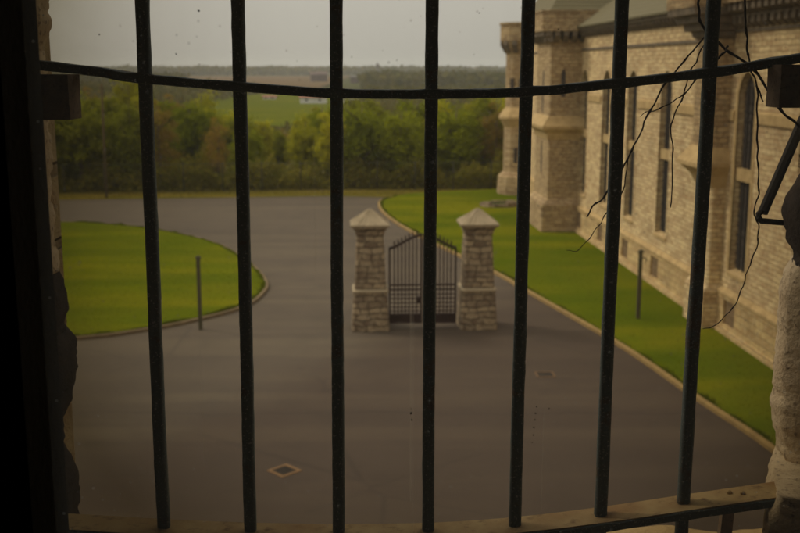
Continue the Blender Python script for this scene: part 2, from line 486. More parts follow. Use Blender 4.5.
def inside(px, py, poly):
    c = np.zeros(px.shape, bool)
    n = len(poly)
    for i in range(n):
        x0, y0 = poly[i]; x1, y1 = poly[(i+1) % n]
        if y0 == y1: continue
        c ^= ((y0 > py) != (y1 > py)) & (px < (x1-x0)*(py-y0)/(y1-y0) + x0)
    return c

def fast_mesh(name, verts, faces, mat):
    me = bpy.data.meshes.new(name)
    k = faces.shape[1]
    me.vertices.add(len(verts)); me.vertices.foreach_set('co', verts.astype(np.float32).ravel())
    me.loops.add(faces.size); me.loops.foreach_set('vertex_index', faces.astype(np.int32).ravel())
    me.polygons.add(len(faces))
    me.polygons.foreach_set('loop_start', np.arange(0, faces.size, k, dtype=np.int32))
    me.update(calc_edges=True); me.validate()
    me.materials.append(mat)
    return me

def grass(poly, bounds, n, h0, h1, mat, z=0.088, edge=None, side=1):
    x0, x1, y0, y1 = bounds
    px = rng.uniform(x0, x1, n); py = rng.uniform(y0, y1, n)
    k = inside(px, py, poly); px, py = px[k], py[k]
    n = len(px)
    a = rng.uniform(0, 6.283, n); w = rng.uniform(0.006, 0.014, n); h = rng.uniform(h0, h1, n)
    if edge:
        E_ = np.array([(p.x, p.y) for p in edge]); k = rng.integers(0, len(E_)-1, 14000); t = rng.uniform(0, 1, 14000)[:, None]
        d = E_[k+1] - E_[k]; nr = np.stack([-d[:, 1], d[:, 0]], 1) / np.linalg.norm(d, axis=1)[:, None] * side
        q = E_[k] + d*t + nr * rng.gamma(1.2, 0.04, 14000)[:, None]
        clump = np.array([max(0.15, 0.5 + 1.2*noise.noise(Vector((u*1.3, v*1.3, 0)))) for u, v in q])
        px, py = np.r_[px, q[:, 0]], np.r_[py, q[:, 1]]; n = len(px)
        a = np.r_[a, rng.uniform(0, 6.283, 14000)]; w = np.r_[w, rng.uniform(0.006, 0.014, 14000)]; h = np.r_[h, clump * rng.uniform(0.05, 0.17, 14000)]
    dx, dy = np.cos(a)*w, np.sin(a)*w
    lx, ly = rng.normal(0, 0.02, n), rng.normal(0, 0.02, n)
    V = np.empty((n, 3, 3))
    V[:, 0] = np.stack([px-dx, py-dy, np.full(n, z)], 1)
    V[:, 1] = np.stack([px+dx, py+dy, np.full(n, z)], 1)
    V[:, 2] = np.stack([px+lx, py+ly, z+h], 1)
    me = fast_mesh('grass', V.reshape(-1, 3), np.arange(n*3).reshape(-1, 3), mat)
    o = bpy.data.objects.new('grass', me); COL.objects.link(o)
    return o
tag(grass(left_poly, (-19, -4.9, 29.5, 54.6), 95000, 0.012, 0.03, M_BLADE, edge=left_edge, side=1), 'mown green grass of the round lawn left of the gate', 'grass', kind='stuff')
tag(grass(right_poly, (-1.2, 11, 18, 69), 130000, 0.012, 0.032, M_BLADE, edge=right_edge, side=-1), 'mown green grass of the strip lawn along the stone building', 'grass', kind='stuff')
vp = [(-30, 63.2), (-20.8, 64.0), (-12.4, 65.0), (-4.4, 65.9), (-1.0, 65.3), (2.0, 67.8), (8, 69.7), (8, 72), (-30, 72)]
tag(grass(vp, (-30, 8, 63, 72), 40000, 0.05, 0.22, leaf('straw', (0.24, 0.18, 0.03), (0.15, 0.14, 0.02)), 0.02), 'straggly yellow grass verge along the foot of the wire fence', 'grass', kind='stuff')

# far fields
sheet('field', [(-190, 205), (60, 205), (80, 470), (-260, 470)], -3.7, M_FIELD)
sheet('ploughed_field', [(-420, 600), (-45, 600), (-60, 1350), (-800, 1350)], -3.3, M_PLOUGH)
sheet('road', [(-300, 484), (300, 484), (300, 500), (-300, 500)], -3.6, M_DRY)

# ------------------------------------------------------------------ prison building (local frame: y runs along the wall, -x points at the yard)
BA = R(3.35)
prison = thing('prison_building', 'long buff stone prison building with tall lancet windows, turrets and grey roof', 'building', (10.08, 27.58, 0), BA)
def bpart(name, mb, mat, parent=None, smooth=False, bevel=0):
    return mb.build(name, mat, parent or prison, smooth, bevel)

WIN = [22.8, 18.68, 14.55, 10.22, 2.78]
HW = 0.64
def arch_pts(c, hw, zs, zt, n=10):
    out = []
    for i in range(n + 1):
        t = -1 + 2*i/n
        # slightly pointed arch
        out.append((c + hw*t, zs + (zt - zs) * (max(0.0, 1 - abs(t)**1.75)) ** 0.62))
    return out
def wall_front(mb, s0, s1, z0, z1, x, openings, depth):
    """openings: (centre, half width, sill, spring, top)"""
    cur = s0
    for (c, hw, zb, zs, zt) in sorted(openings):
        mb.quad((x, cur, z0), (x, c-hw, z0), (x, c-hw, z1), (x, cur, z1))
        mb.quad((x, c-hw, z0), (x, c+hw, z0), (x, c+hw, zb), (x, c-hw, zb))
        top = arch_pts(c, hw, zs, zt) if zt > zs else [(c-hw, zs), (c+hw, zs)]
        for a, b in zip(top, top[1:]):
            mb.quad((x, a[0], a[1]), (x, b[0], b[1]), (x, b[0], z1), (x, a[0], z1))
        loop = [(c-hw, zb)] + top + [(c+hw, zb)]
        for a, b in zip(loop, loop[1:] + loop[:1]):
            mb.quad((x, a[0], a[1]), (x, b[0], b[1]), (x+depth, b[0], b[1]), (x+depth, a[0], a[1]))
        cur = c + hw
    mb.quad((x, cur, z0), (x, s1, z0), (x, s1, z1), (x, cur, z1))
    return mb

mb = MB()
wall_front(mb, -9, 42, 1.30, 9.85, 0.0, [(c, HW, 2.0, 7.25, 7.86) for c in WIN], 0.24)
mb.quad((0, -9, -0.3), (11, -9, -0.3), (11, -9, 9.85), (0, -9, 9.85))
mb.quad((0, 42, -0.3), (11, 42, -0.3), (11, 42, 9.85), (0, 42, 9.85))
mb.quad((11, -9, -0.3), (11, 42, -0.3), (11, 42, 9.85), (11, -9, 9.85))
mb.quad((0.36, -9, -0.3), (0.36, 42, -0.3), (0.36, 42, 9.8), (0.36, -9, 9.8))
bpart('wall', mb, M_WALL)

BWIN = [22.8, 18.68, 14.55, 10.5, 2.95]
mb = MB()
wall_front(mb, -9, 42, -0.3, 1.24, -0.10, [(c, 0.46, 0.36, 1.12, 1.12) for c in BWIN], 0.22)
bpart('plinth', mb, M_PLINTH)
mb = MB()
mb.loft([[(-0.135, y, 1.24), (0.02, y, 1.24), (0.02, y, 1.46), (-0.135, y, 1.32)] for y in (-9, 42)])
bpart('water_table', mb, M_TRIM)
mb = MB()
mb.loft([[(-0.20, y, -0.3), (-0.09, y, -0.3), (-0.09, y, 0.26), (-0.20, y, 0.19)] for y in (-9, 42)])
bpart('footing_course', mb, M_PLINTH)

for c in WIN:
    # dressed surround following the opening
    mb = MB()
    inner = [(c-HW, 2.0)] + arch_pts(c, HW, 7.25, 7.86) + [(c+HW, 2.0)]
    outer = [(c-HW-0.17, 2.0)] + arch_pts(c, HW+0.17, 7.25, 8.06) + [(c+HW+0.17, 2.0)]
    rings = []
    for (a, b) in zip(inner, outer):
        rings.append([(0.05, a[0], a[1]), (-0.02, a[0], a[1]), (-0.02, b[0], b[1]), (0.05, b[0], b[1])])
    mb.loft(rings)
    w = bpart('window', mb, M_TRIM if c < 5 else M_WALL)
    p = MB().quad(*[(0.20, a[0], a[1]) for a in inner]).build('pane', M_PANE, w)
    g = MB()
    for k in (-0.32, 0.0, 0.32):
        g.box(0.155, 0.19, c+k-0.018, c+k+0.018, 2.0, 7.45)
    z = 2.25
    while z < 7.3:
        if not 4.6 < z < 5.1: g.box(0.162, 0.188, c-HW+0.01, c+HW-0.01, z-0.012, z+0.012)
        z += 0.28
    g.build('glazing_bars', M_LEAD, w)
    MB().box(0.06, 0.23, c-HW+0.004, c+HW-0.004, 4.72, 5.08).build('spandrel', M_TRIM, w)
    s = MB(); s.loft([[(-0.05, y, 1.86), (0.23, y, 1.86), (0.23, y, 2.08), (-0.05, y, 1.96)] for y in (c-HW-0.06, c+HW+0.06)])
    s.build('sill', M_TRIM, w)
for c in BWIN:
    mb = MB()
    for k in range(5):
        y = c - 0.36 + 0.18*k
        mb.box(-0.055, -0.04, y-0.012, y+0.012, 0.36, 1.12)
    mb.box(-0.06, -0.035, c-0.455, c+0.455, 0.70, 0.725)
    bw = bpart('basement_window', mb, M_BOARD)
    MB().quad((-0.02, c-0.46, 0.36), (-0.02, c+0.46, 0.36), (-0.02, c+0.46, 1.12), (-0.02, c-0.46, 1.12)).build('boarding', M_BOARD, bw)

# string courses: run between the window surrounds
edges = sorted([(c-HW-0.18, c+HW+0.18) for c in WIN]) 
cur = -9
for a, b in edges + [(23.5, 23.5)]:
    if a > cur + 0.05: bpart('string_course', MB().loft([[(-0.07, y, 6.45), (0.02, y, 6.45), (0.02, y, 6.80), (-0.07, y, 6.72)] for y in (cur, min(a, 23.5))]), M_TRIM)
    cur = b
mb = MB(); mb.loft([[(-0.05, y, 8.76), (0.02, y, 8.76), (0.02, y, 8.88), (-0.05, y, 8.85)] for y in (3.95, 42)])
bpart('upper_course', mb, M_CORBEL)

# eave with small corbels over the long wall
mb = MB()
mb.loft([[(-0.30, y, 9.66), (0.05, y, 9.66), (0.05, y, 9.86), (-0.34, y, 9.86)] for y in (5.5, 42)])
y = 5.6
while y < 42:
    mb.loft([[(-0.04, y, 9.36), (0.03, y, 9.36), (0.03, y, 9.67), (-0.24, y, 9.67), (-0.24, y, 9.56)], [(-0.04, y+0.2, 9.36), (0.03, y+0.2, 9.36), (0.03, y+0.2, 9.67), (-0.24, y+0.2, 9.67), (-0.24, y+0.2, 9.56)]])
    y += 0.42
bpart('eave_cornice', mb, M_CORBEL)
mb = MB()
mb.loft([[(-0.42, y, 9.87), (5.5, y, 14.0), (11.3, y, 9.87), (11.3, y, 9.80), (5.5, y, 13.9), (-0.42, y, 9.80)] for y in (5.5, 23.45)])
bpart('roof', mb, M_ROOF)

# machicolated parapet over the near bay
mb = MB()
mb.box(-0.62, 0.05, -9, 3.95, 9.78, 10.9)
bpart('parapet', mb, M_TOWER)
mb = MB()
for row, (z0, z1, p) in enumerate(((9.10, 9.42, 0.26), (9.44, 9.77, 0.54))):
    y = -9 + 0.18 * row
    while y < 3.7:
        mb.loft([[(-p*0.4, yy, z0), (0.03, yy, z0), (0.03, yy, z1), (-p, yy, z1), (-p, yy, z0 + 0.12)] for yy in (y, y + 0.24)])
        y += 0.44
mb.box(-0.06, 0.03, -9, 3.95, 8.98, 9.07)
mb.box(-0.27, 0.03, -9, 3.95, 9.40, 9.46)
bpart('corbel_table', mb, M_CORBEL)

def rect_ring(p, e, z, s0, s1, xin, ch=0.0):
    c = ch
    if c:
        return [(xin, s0-e, z), (-p+c, s0-e, z), (-p, s0-e+c, z), (-p, s1+e-c, z), (-p+c, s1+e, z), (xin, s1+e, z)]
    return [(xin, s0-e, z), (-p, s0-e, z), (-p, s1+e, z), (xin, s1+e, z)]

# near corbelled pier
def pier_rings(prof, s0, s1, xin, p0, ch=0.0):
    return [rect_ring(p, max(0.0, (p - p0)) * k, z, s0, s1, xin, ch) for (z, p, k) in prof]
mb = MB()
mb.loft(pier_rings([(-0.3, 0.60, .6), (1.25, 0.60, .6), (1.48, 0.42, .6), (4.42, 0.42, .6)], 4.02, 5.5, 0.1, 0.42, 0.05))
pier = bpart('pier', mb, M_WALL)
mb = MB()
mb.loft(pier_rings([(4.40, 0.43, .3), (4.75, 0.62, .35), (5.02, 0.92, .4), (5.04, 1.0, .4), (5.16, 1.0, .4), (5.62, 0.62, .3)], 4.02, 5.5, 0.1, 0.42))
mb.build('offset_course', M_TRIM, pier)
mb = MB()
mb.loft(pier_rings([(5.60, 0.60, .1), (8.84, 0.60, .1)], 4.0, 5.5, 0.1, 0.42))
mb.build('upper_shaft', M_TOWER, pier)
mb = MB()
mb.loft(pier_rings([(8.82, 0.62, .12), (8.90, 0.74, .30), (9.04, 0.78, .32), (9.06, 0.96, .4), (9.26, 1.0, .42), (9.28, 1.18, .46), (9.48, 1.22, .47), (9.50, 1.40, .5), (9.72, 1.44, .5)], 4.0, 5.5, 0.1, 0.42))
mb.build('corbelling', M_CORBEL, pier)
mb = MB()
mb.loft(pier_rings([(9.71, 1.46, .5), (11.2, 1.46, .5)], 4.0, 5.5, 0.1, 0.42))
mb.build('bartizan', M_TOWER, pier)
mb = MB().tube([(-0.06, 5.78, 0.9), (-0.06, 5.78, 9.4)], 0.045, 8)
for z in (1.8, 4.4, 7.0): mb.box(-0.115, 0.0, 5.70, 5.86, z, z+0.06)
bpart('downpipe', mb, M_CORBEL, smooth=False)

# square tower midway
T0, T1 = 23.5, 26.8
mb = MB()
mb.loft([rect_ring(p, (p-1.55)*0.9, z, T0, T1, 2.2, 0.06) for z, p in ((-0.3, 1.86), (1.40, 1.86), (1.68, 1.56), (4.55, 1.55))])
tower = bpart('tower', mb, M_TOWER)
mb = MB()
mb.loft([rect_ring(p, (p-1.55)*0.9, z, T0, T1, 2.2) for z, p in ((4.53, 1.56), (4.85, 1.66), (5.06, 1.88), (5.20, 1.90), (5.68, 1.56))])
mb.build('offset_course', M_TRIM, tower)
mb = MB()
mb.loft([rect_ring(p, (p-1.55)*0.9, z, T0, T1, 2.2, 0.06) for z, p in ((5.66, 1.55), (9.1, 1.55), (9.12, 1.60), (9.3, 1.64))])
mb.build('upper_shaft', M_TOWER, tower)
mb = MB()
for k in range(9):
    y = T0 - 0.32 + k*0.42
    mb.loft([[(-1.5, yy, 9.15), (-1.68, yy, 9.15), (-2.0, yy, 9.45), (-2.0, yy, 9.66), (-1.5, yy, 9.66)] for yy in (y, y+0.24)])
for k in range(8):
    x = -1.85 + k*0.42
    mb.loft([[(xx, T0+0.05, 9.15), (xx, T0-0.12, 9.15), (xx, T0-0.42, 9.45), (xx, T0-0.42, 9.66), (xx, T0+0.05, 9.66)] for xx in (x, x+0.24)])
mb.build('corbel_table', M_CORBEL, tower)
mb = MB()
mb.loft([rect_ring(2.06, 0.46, 9.66, T0, T1, 2.4), rect_ring(2.06, 0.46, 10.52, T0, T1, 2.4), rect_ring(2.10, 0.50, 10.52, T0, T1, 2.4), rect_ring(2.10, 0.50, 10.62, T0, T1, 2.4)])
mb.build('parapet', M_TOWER, tower)
mb = MB()
b = [(-1.7, T0-0.1, 10.5), (4.6, T0-0.1, 10.5), (4.6, T1+4.1, 10.5), (-1.7, T1+4.1, 10.5)]
ap = (1.45, T0+3.6, 15.2)
mb.add(b + [ap], [(0,1,4), (1,2,4), (2,3,4), (3,0,4), (3,2,1,0)])
mb.build('spire_roof', M_ROOF, tower)
for (s, z0, z1) in ((25.1, 5.8, 7.9), (25.1, 2.2, 4.4)):
    mb = MB(); mb.quad(*[(-1.556, a, b) for a, b in [(s-0.16, z0)] + arch_pts(s, 0.16, z1-0.3, z1, 6) + [(s+0.16, z0)]]); mb.build('slot_window', M_PANE, tower)
mb = MB(); mb.quad((-1.0, T0-0.006, 6.6), (-0.78, T0-0.006, 6.6), (-0.78, T0-0.006, 7.7), (-0.89, T0-0.006, 7.95), (-1.0, T0-0.006, 7.7))
mb.build('slot_window', M_PANE, tower)

# round turret on the far corner
def octo(r, z, cx=-0.19, cs=39.3, n=12):
    return [(cx + r*math.cos(6.28318*(k+.5)/n), cs + r*math.sin(6.28318*(k+.5)/n), z) for k in range(n)]
mb = MB(); mb.loft([octo(r, z) for z, r in ((-0.3, 1.45), (1.2, 1.35), (1.5, 1.04), (4.3, 1.02))])
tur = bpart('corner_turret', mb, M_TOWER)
mb = MB(); mb.loft([octo(r, z) for z, r in ((4.28, 1.03), (4.75, 1.28), (4.8, 1.36), (4.95, 1.36), (5.5, 0.98))]); mb.build('offset_course', M_TRIM, tur)
mb = MB(); mb.loft([octo(r, z) for z, r in ((5.48, 0.97), (8.75, 0.97), (8.8, 1.0), (9.6, 1.34))]); mb.build('upper_shaft', M_TOWER, tur)
mb = MB(); mb.loft([octo(r, z) for z, r in ((9.58, 1.36), (10.55, 1.36), (10.55, 1.42), (10.68, 1.42))]); mb.build('parapet', M_TOWER, tur)
mb = MB()
for k in range(12):
    a = 6.28318*k/12
    ca, sa = math.cos(a), math.sin(a)
    def pt(r, t, z): return (-0.19 + r*ca - t*sa, 39.3 + r*sa + t*ca, z)
    mb.loft([[pt(0.95, t, 8.85), pt(1.06, t, 8.85), pt(1.33, t, 9.3), pt(1.33, t, 9.57), pt(0.95, t, 9.57)] for t in (-0.16, 0.16)])
mb.build('corbel_table', M_CORBEL, tur)
for (a, z0, z1, w) in ((-1.75, 2.1, 3.0, 0.36), (-1.75, 6.2, 7.3, 0.14), (-2.35, 6.2, 7.3, 0.14)):
    ca, sa = math.cos(a), math.sin(a); r = 1.02 if z0 < 4 else 0.985
    mb = MB(); mb.loft([[(-0.19 + rr*ca - t*sa, 39.3 + rr*sa + t*ca, z) for (rr, t) in ((r, -w), (r, w), (r-0.2, w), (r-0.2, -w))] for z in (z0, z1)]); mb.build('slot_window', M_PANE, tur)

# ------------------------------------------------------------------ gate and gate piers
GA = R(3.0)
def gate_pier(label, x, y):
    t = thing('gate_pier', label, 'gate pier', (x, y, 0), GA, 'stone piers of the iron gate')
    def ring(w, z, ch=0.045):
        h = w / 2
        return [(-h+ch, -h, z), (h-ch, -h, z), (h, -h+ch, z), (h, h-ch, z), (h-ch, h, z), (-h+ch, h, z), (-h, h-ch, z), (-h, -h+ch, z)]
    base = MB().loft([ring(1.17, -0.05), ring(1.15, 0.12), ring(1.02, 1.22)]).build('base', M_PIER, t)
    MB().loft([ring(1.09, 1.22), ring(1.10, 1.26), ring(0.98, 1.31)]).build('ledge', M_CAP, base)
    sh = MB().loft([ring(0.96, 1.33), ring(0.86, 2.62)]).build('shaft', M_PIER, t)
    MB().loft([ring(0.84, 2.61), ring(0.82, 2.98), ring(0.88, 3.0), ring(0.90, 3.10), ring(1.02, 3.17), ring(1.03, 3.22)]).build('neck_block', M_PIER, sh)
    cap = MB()
    h = 0.575
    cap.loft([[(-h, -h, 3.22), (h, -h, 3.22), (h, h, 3.22), (-h, h, 3.22)], [(-h-.02, -h-.02, 3.30), (h+.02, -h-.02, 3.30), (h+.02, h+.02, 3.30), (-h-.02, h+.02, 3.30)],
              [(-.03, -.03, 3.72), (.03, -.03, 3.72), (.03, .03, 3.72), (-.03, .03, 3.72)]])
    for k in range(1, 6):        # shallow ribs on each face of the pyramid cap
        for q in range(4):
            a = -1 + 2*k/6
            def rot(px, py, pz):
                c, s = (1, 0, -1, 0)[q], (0, 1, 0, -1)[q]
                return (px*c - py*s, px*s + py*c, pz)
            cap.tube([rot(a*0.57, -0.59, 3.302), rot(a*0.05, -0.05, 3.715)], 0.012, 5)
    cap.build('cap', M_CAP, t)
    return t
gate_pier('square stone gate pier with pyramid cap, at the left end of the iron gate', -0.93, 31.9)
gate_pier('square stone gate pier with pyramid cap, at the right end, nearest the strip lawn', 2.40, 32.1)

gate = thing('iron_gate', 'brown wrought iron double gate with arched top between two stone piers', 'gate', (-0.38, 31.92, 0), GA)
GW = 2.17
def top_z(u):           # rail height across both leaves
    t = 1 - abs(2*u/GW - 1)
    return 2.50 + 0.42 * (3*t*t - 2*t*t*t) ** 0.9
for side in (0, 1):
    u0, u1 = (0.03, GW/2 - 0.015) if side == 0 else (GW/2 + 0.015, GW - 0.03)
    mb = MB()
    mb.box(u0, u0+0.06, -0.03, 0.03, 0.12, top_z(u0) + 0.02)
    mb.box(u1-0.06, u1, -0.03, 0.03, 0.12, top_z(u1) + 0.02)
    for z, h in ((1.18, 0.05), (1.32, 0.05), (0.12, 0.05), (0.38, 0.05)):
        mb.box(u0+0.06, u1-0.06, -0.028, 0.028, z, z+h)
    n = 12
    mb.loft([[(u, -0.03, top_z(u)-0.04), (u, 0.03, top_z(u)-0.04), (u, 0.03, top_z(u)+0.04), (u, -0.03, top_z(u)+0.04)] for u in [u0 + (u1-u0)*i/n for i in range(n+1)]])
    lf = mb.build('gate_leaf', M_GATE, gate)
    mb = MB()
    nb = 8
    for i in range(1, nb):
        u = u0 + 0.06 + (u1-u0-0.12)*i/nb
        zt = top_z(u)
        mb.tube([(u, 0, 0.15), (u, 0, zt + 0.10), (u, 0, zt + 0.12), (u, 0, zt + 0.20)], [0.021, 0.021, 0.030, 0.004], 6)
    mb.build('rods', M_GATE, lf)
    mb = MB()
    for i in range(1, 6):
        z = 0.38 + 0.80*i/6
        mb.box(u0+0.06, u1-0.06, -0.014, 0.014, z-0.015, z+0.015)
    for i in range(1, nb):
        u = u0 + 0.06 + (u1-u0-0.12)*i/nb
        mb.box(u-0.015, u+0.015, -0.013, 0.013, 0.42, 1.19)
    mb.build('lattice', M_GATE, lf)
    MB().box(u0+0.062, u1-0.062, -0.012, 0.012, 0.165, 0.385).build('kick_panel', M_GATE, lf)
MB().box(GW/2-0.20, GW/2-0.02, -0.06, 0.06, 0.76, 0.98).build('lock_box', M_GATE, gate)

# ------------------------------------------------------------------ marker posts, manholes, slab, pole, fence
def marker(label, x, y, bracket):
    t = thing('marker_post', label, 'post', (x, y, 0), R(8), 'metal marker posts on the lawns')
    mb = MB()
    # folded channel: web and two flanges, cut at an angle on top
    mb.loft([[(-0.06, -0.02, z), (0.06, -0.02, z), (0.06, 0.05, z), (0.047, 0.05, z), (0.047, -0.005, z), (-0.047, -0.005, z), (-0.047, 0.05, z), (-0.06, 0.05, z)] for z in (-0.05, 2.24)])
    mb.build('channel', M_POST, t)
    for z in (0.55, 1.25, 1.95):
        MB().box(-0.014, 0.014, -0.030, -0.018, z, z+0.03).build('bolt', M_GATE, t)
    MB().loft([[(-0.09, -0.03, 2.24), (0.09, -0.03, 2.24), (0.09, 0.06, 2.24), (-0.09, 0.06, 2.24)], [(-0.09, -0.03, 2.27), (0.09, -0.03, 2.27), (0.09, 0.06, 2.27), (-0.09, 0.06, 2.27)], [(-0.03, 0.0, 2.33), (0.05, 0.0, 2.33), (0.05, 0.03, 2.33), (-0.03, 0.03, 2.33)]]).build('cap', M_POST, t)
    if bracket:
        MB().tube([(0.07, 0, 2.06), (0.16, 0, 2.05), (0.19, 0, 1.98), (0.17, 0, 1.90)], 0.018, 6).build('hook', M_POST, t)
    return t
marker('drab metal post with a flat cap at the edge of the round lawn', -6.18, 31.6, False)
marker('drab metal post with a side hook, standing on the strip lawn by the building', 7.62, 32.7, True)

def manhole(label, x, y, rot, w, frame_mat, wide):
    t = thing('drain_cover', label, 'drain cover', (x, y, 0), rot)
    mb = MB()
    h = w/2
    for (a, b, c, d) in ((-h, h, -h, -h+wide), (-h, h, h-wide, h), (-h, -h+wide, -h+wide+.002, h-wide-.002), (h-wide, h, -h+wide+.002, h-wide-.002)):
        mb.box(a, b, c, d, -0.03, 0.016)
    mb.build('frame', frame_mat, t)
    g = MB()
    i = h - wide - 0.004
    g.box(-i, i, -i, i, -0.03, -0.012 + 0.016)
    n = 7
    for k in range(n):
        p = -i + 2*i*(k+0.5)/n
        g.box(p-0.012, p+0.012, -i+0.01, i-0.01, 0.004, 0.012)
    g.build('grate', M_COVER, t)
    return t
M_COVER = speckle('cast_cover', (0.045, 0.034, 0.025), (0.03, 0.024, 0.018), 10, 0.4)
M_YEL = speckle('ochre_frame', (0.27, 0.155, 0.07), (0.19, 0.11, 0.052), 14, 0.4, c3=(0.12, 0.08, 0.05))
manhole('square drain cover set diamond-wise in the asphalt with an ochre frame', -2.33, 20.03, R(45), 0.50, M_YEL, 0.06)
manhole('small brown drain cover in the asphalt on the side near the strip lawn', 3.84, 26.76, R(2), 0.50, speckle('brown_frame', (0.17, 0.10, 0.05), (0.12, 0.075, 0.042), 14, 0.4), 0.05)

t = thing('stone_planter', 'low stone planter ring on the grass in front of the far turret', 'planter', (5.75, 60.6, 0.08), R(8))
mb = MB()
for i in range(14):
    a0, a1 = 6.28318*i/14 + 0.02, 6.28318*(i+1)/14 - 0.02
    h = random.uniform(0.16, 0.26)
    pts = [(rx*math.cos(a), ry*math.sin(a)) for (rx, ry) in ((1.15, 0.95), (0.85, 0.68)) for a in ((a0, a1) if rx > 1 else (a1, a0))]
    mb.loft([[(px, py, 0) for px, py in pts], [(px*.98, py*.98, h) for px, py in pts]])
mb.build('stone_ring', M_PIER, t)
mb = MB().loft([[(0.86*math.cos(6.283*k/16), 0.69*math.sin(6.283*k/16), z) for k in range(16)] for z in (0, 0.12)])
mb.build('soil', M_TERRAIN, t)

t = thing('utility_pole', 'slim brown timber pole in front of the trees at the far edge of the yard', 'pole', (-18.2, 64.8, 0))
MB().tube([(0, 0, -0.2), (0.02, 0, 3.5), (0.05, 0, 7.0)], [0.085, 0.075, 0.06], 10).build('shaft', M_POLE, t, True)
MB().tube([(0.05, -0.11, 0.0), (0.06, -0.10, 3.0)], 0.02, 6).build('conduit', M_POST, t)
MB().box(-0.12, 0.22, -0.11, -0.055, 6.72, 6.78).build('crossarm', M_POLE, t)

fence = thing('chain_link_fence', 'grey chain-link fence along the far edge of the yard before the trees', 'fence', (0, 0, 0))
def fy(x): return 69.0 + 0.10 * min(0, x + 2)
FX0, FX1 = -34, 13.5
posts = []
x = FX0
while x <= FX1 + 0.01:
    mb = MB().tube([(x, fy(x), -0.1), (x, fy(x), 1.9), (x, fy(x), 1.95)], [0.035, 0.035, 0.01], 8)
    mb.build('post', M_FENCE, fence, True)
    x += 2.5
mb = MB()
xs_ = [FX0, -2, FX1]
for z in (1.84, 0.06):
    mb.tube([(a, fy(a) - 0.04, z) for a in xs_], 0.014, 6)
mb.build('rail', M_FENCE, fence)
mb = MB()
step = 0.16
x = FX0 - 1.8
while x < FX1:
    for sgn in (1, -1):
        a, b = (x, x + 1.8) if sgn == 1 else (x + 1.8, x)
        a, b = min(max(a, FX0), FX1), min(max(b, FX0), FX1)
        za = 0.04 if True else 0
        if abs(a - b) > 0.05:
            # keep 45 degree slope at the clipped ends
            if sgn == 1:
                z0_, z1_ = 0.04 + (a - x), 0.04 + (b - x)
            else:
                z0_, z1_ = 0.04 + (x + 1.8 - a), 0.04 + (x + 1.8 - b)
            w = 0.0022
            pa, pb = (a, fy(a) - 0.05, z0_), (b, fy(b) - 0.05, z1_)
            mb.quad((pa[0]-w, pa[1], pa[2]+w), (pa[0]+w, pa[1], pa[2]-w), (pb[0]+w, pb[1], pb[2]-w), (pb[0]-w, pb[1], pb[2]+w))
    x += step
mb.build('wire_mesh', M_FENCE, fence)

# ------------------------------------------------------------------ trees
def crown_mesh(name, mat, rx, rz, zc, nclump, nleaf, size, seed, droop=0.0, sparse=1.0):
    r = np.random.default_rng(seed)
    pts = []
    nc = 0
    C = []
    while nc < nclump:
        d = r.normal(size=3); d /= np.linalg.norm(d)
        rad = r.uniform(0.15, 1.0) ** 0.45
        f = 0.78 + 0.34 * noise.noise(Vector((d[0]*1.6 + seed, d[1]*1.6, d[2]*1.6)))
        p = d * rad * f * np.array([rx, rx, rz])
        if p[2] < -rz * 0.92: continue
        C.append(p); nc += 1
    C = np.array(C)
    n = nclump * nleaf
    base = np.repeat(C, nleaf, 0)
    sp = np.repeat(r.uniform(0.14, 0.34, nclump) * rx * 0.55, nleaf)[:, None]
    P = base + r.normal(size=(n, 3)) * sp * np.array([1, 1, 0.75])
    P[:, 2] += zc - droop * np.abs(P[:, 0])
    u = r.normal(size=(n, 3)); u /= np.linalg.norm(u, axis=1)[:, None]
    v = r.normal(size=(n, 3)); v -= (v*u).sum(1)[:, None]*u; v /= np.linalg.norm(v, axis=1)[:, None]
    s = r.uniform(0.55, 1.2, n)[:, None] * size
    V = np.stack([P - u*s, P + v*s*0.55, P + u*s, P - v*s*0.55], 1).reshape(-1, 3)
    return fast_mesh(name, V, np.arange(n*4).reshape(-1, 4), mat)

def trunk_mesh(h, r0, seed, spread):
    rr = random.Random(seed)
    mb = MB()
    bx, by = rr.uniform(-.2, .2), rr.uniform(-.2, .2)
    mb.tube([(0, 0, -0.6), (bx*.4, by*.4, h*0.35), (bx, by, h*0.65), (bx*1.3, by*1.3, h*0.95)], [r0*1.25, r0, r0*0.65, r0*0.15], 8)
    for k in range(9):
        a = rr.uniform(0, 6.28); z = h * rr.uniform(0.22, 0.75)
        L = spread * rr.uniform(0.6, 1.0)
        p0 = Vector((bx*z/h, by*z/h, z)); p1 = p0 + Vector((math.cos(a)*L*.5, math.sin(a)*L*.5, L*.45)); p2 = p0 + Vector((math.cos(a)*L, math.sin(a)*L, L*.8))
        mb.tube([p0, p1, p2], [r0*0.42, r0*0.28, r0*0.06], 6)
    me = bpy.data.meshes.new('trunk'); me.from_pydata(mb.v, [], mb.f); me.shade_smooth(); me.materials.append(M_BARK)
    return me

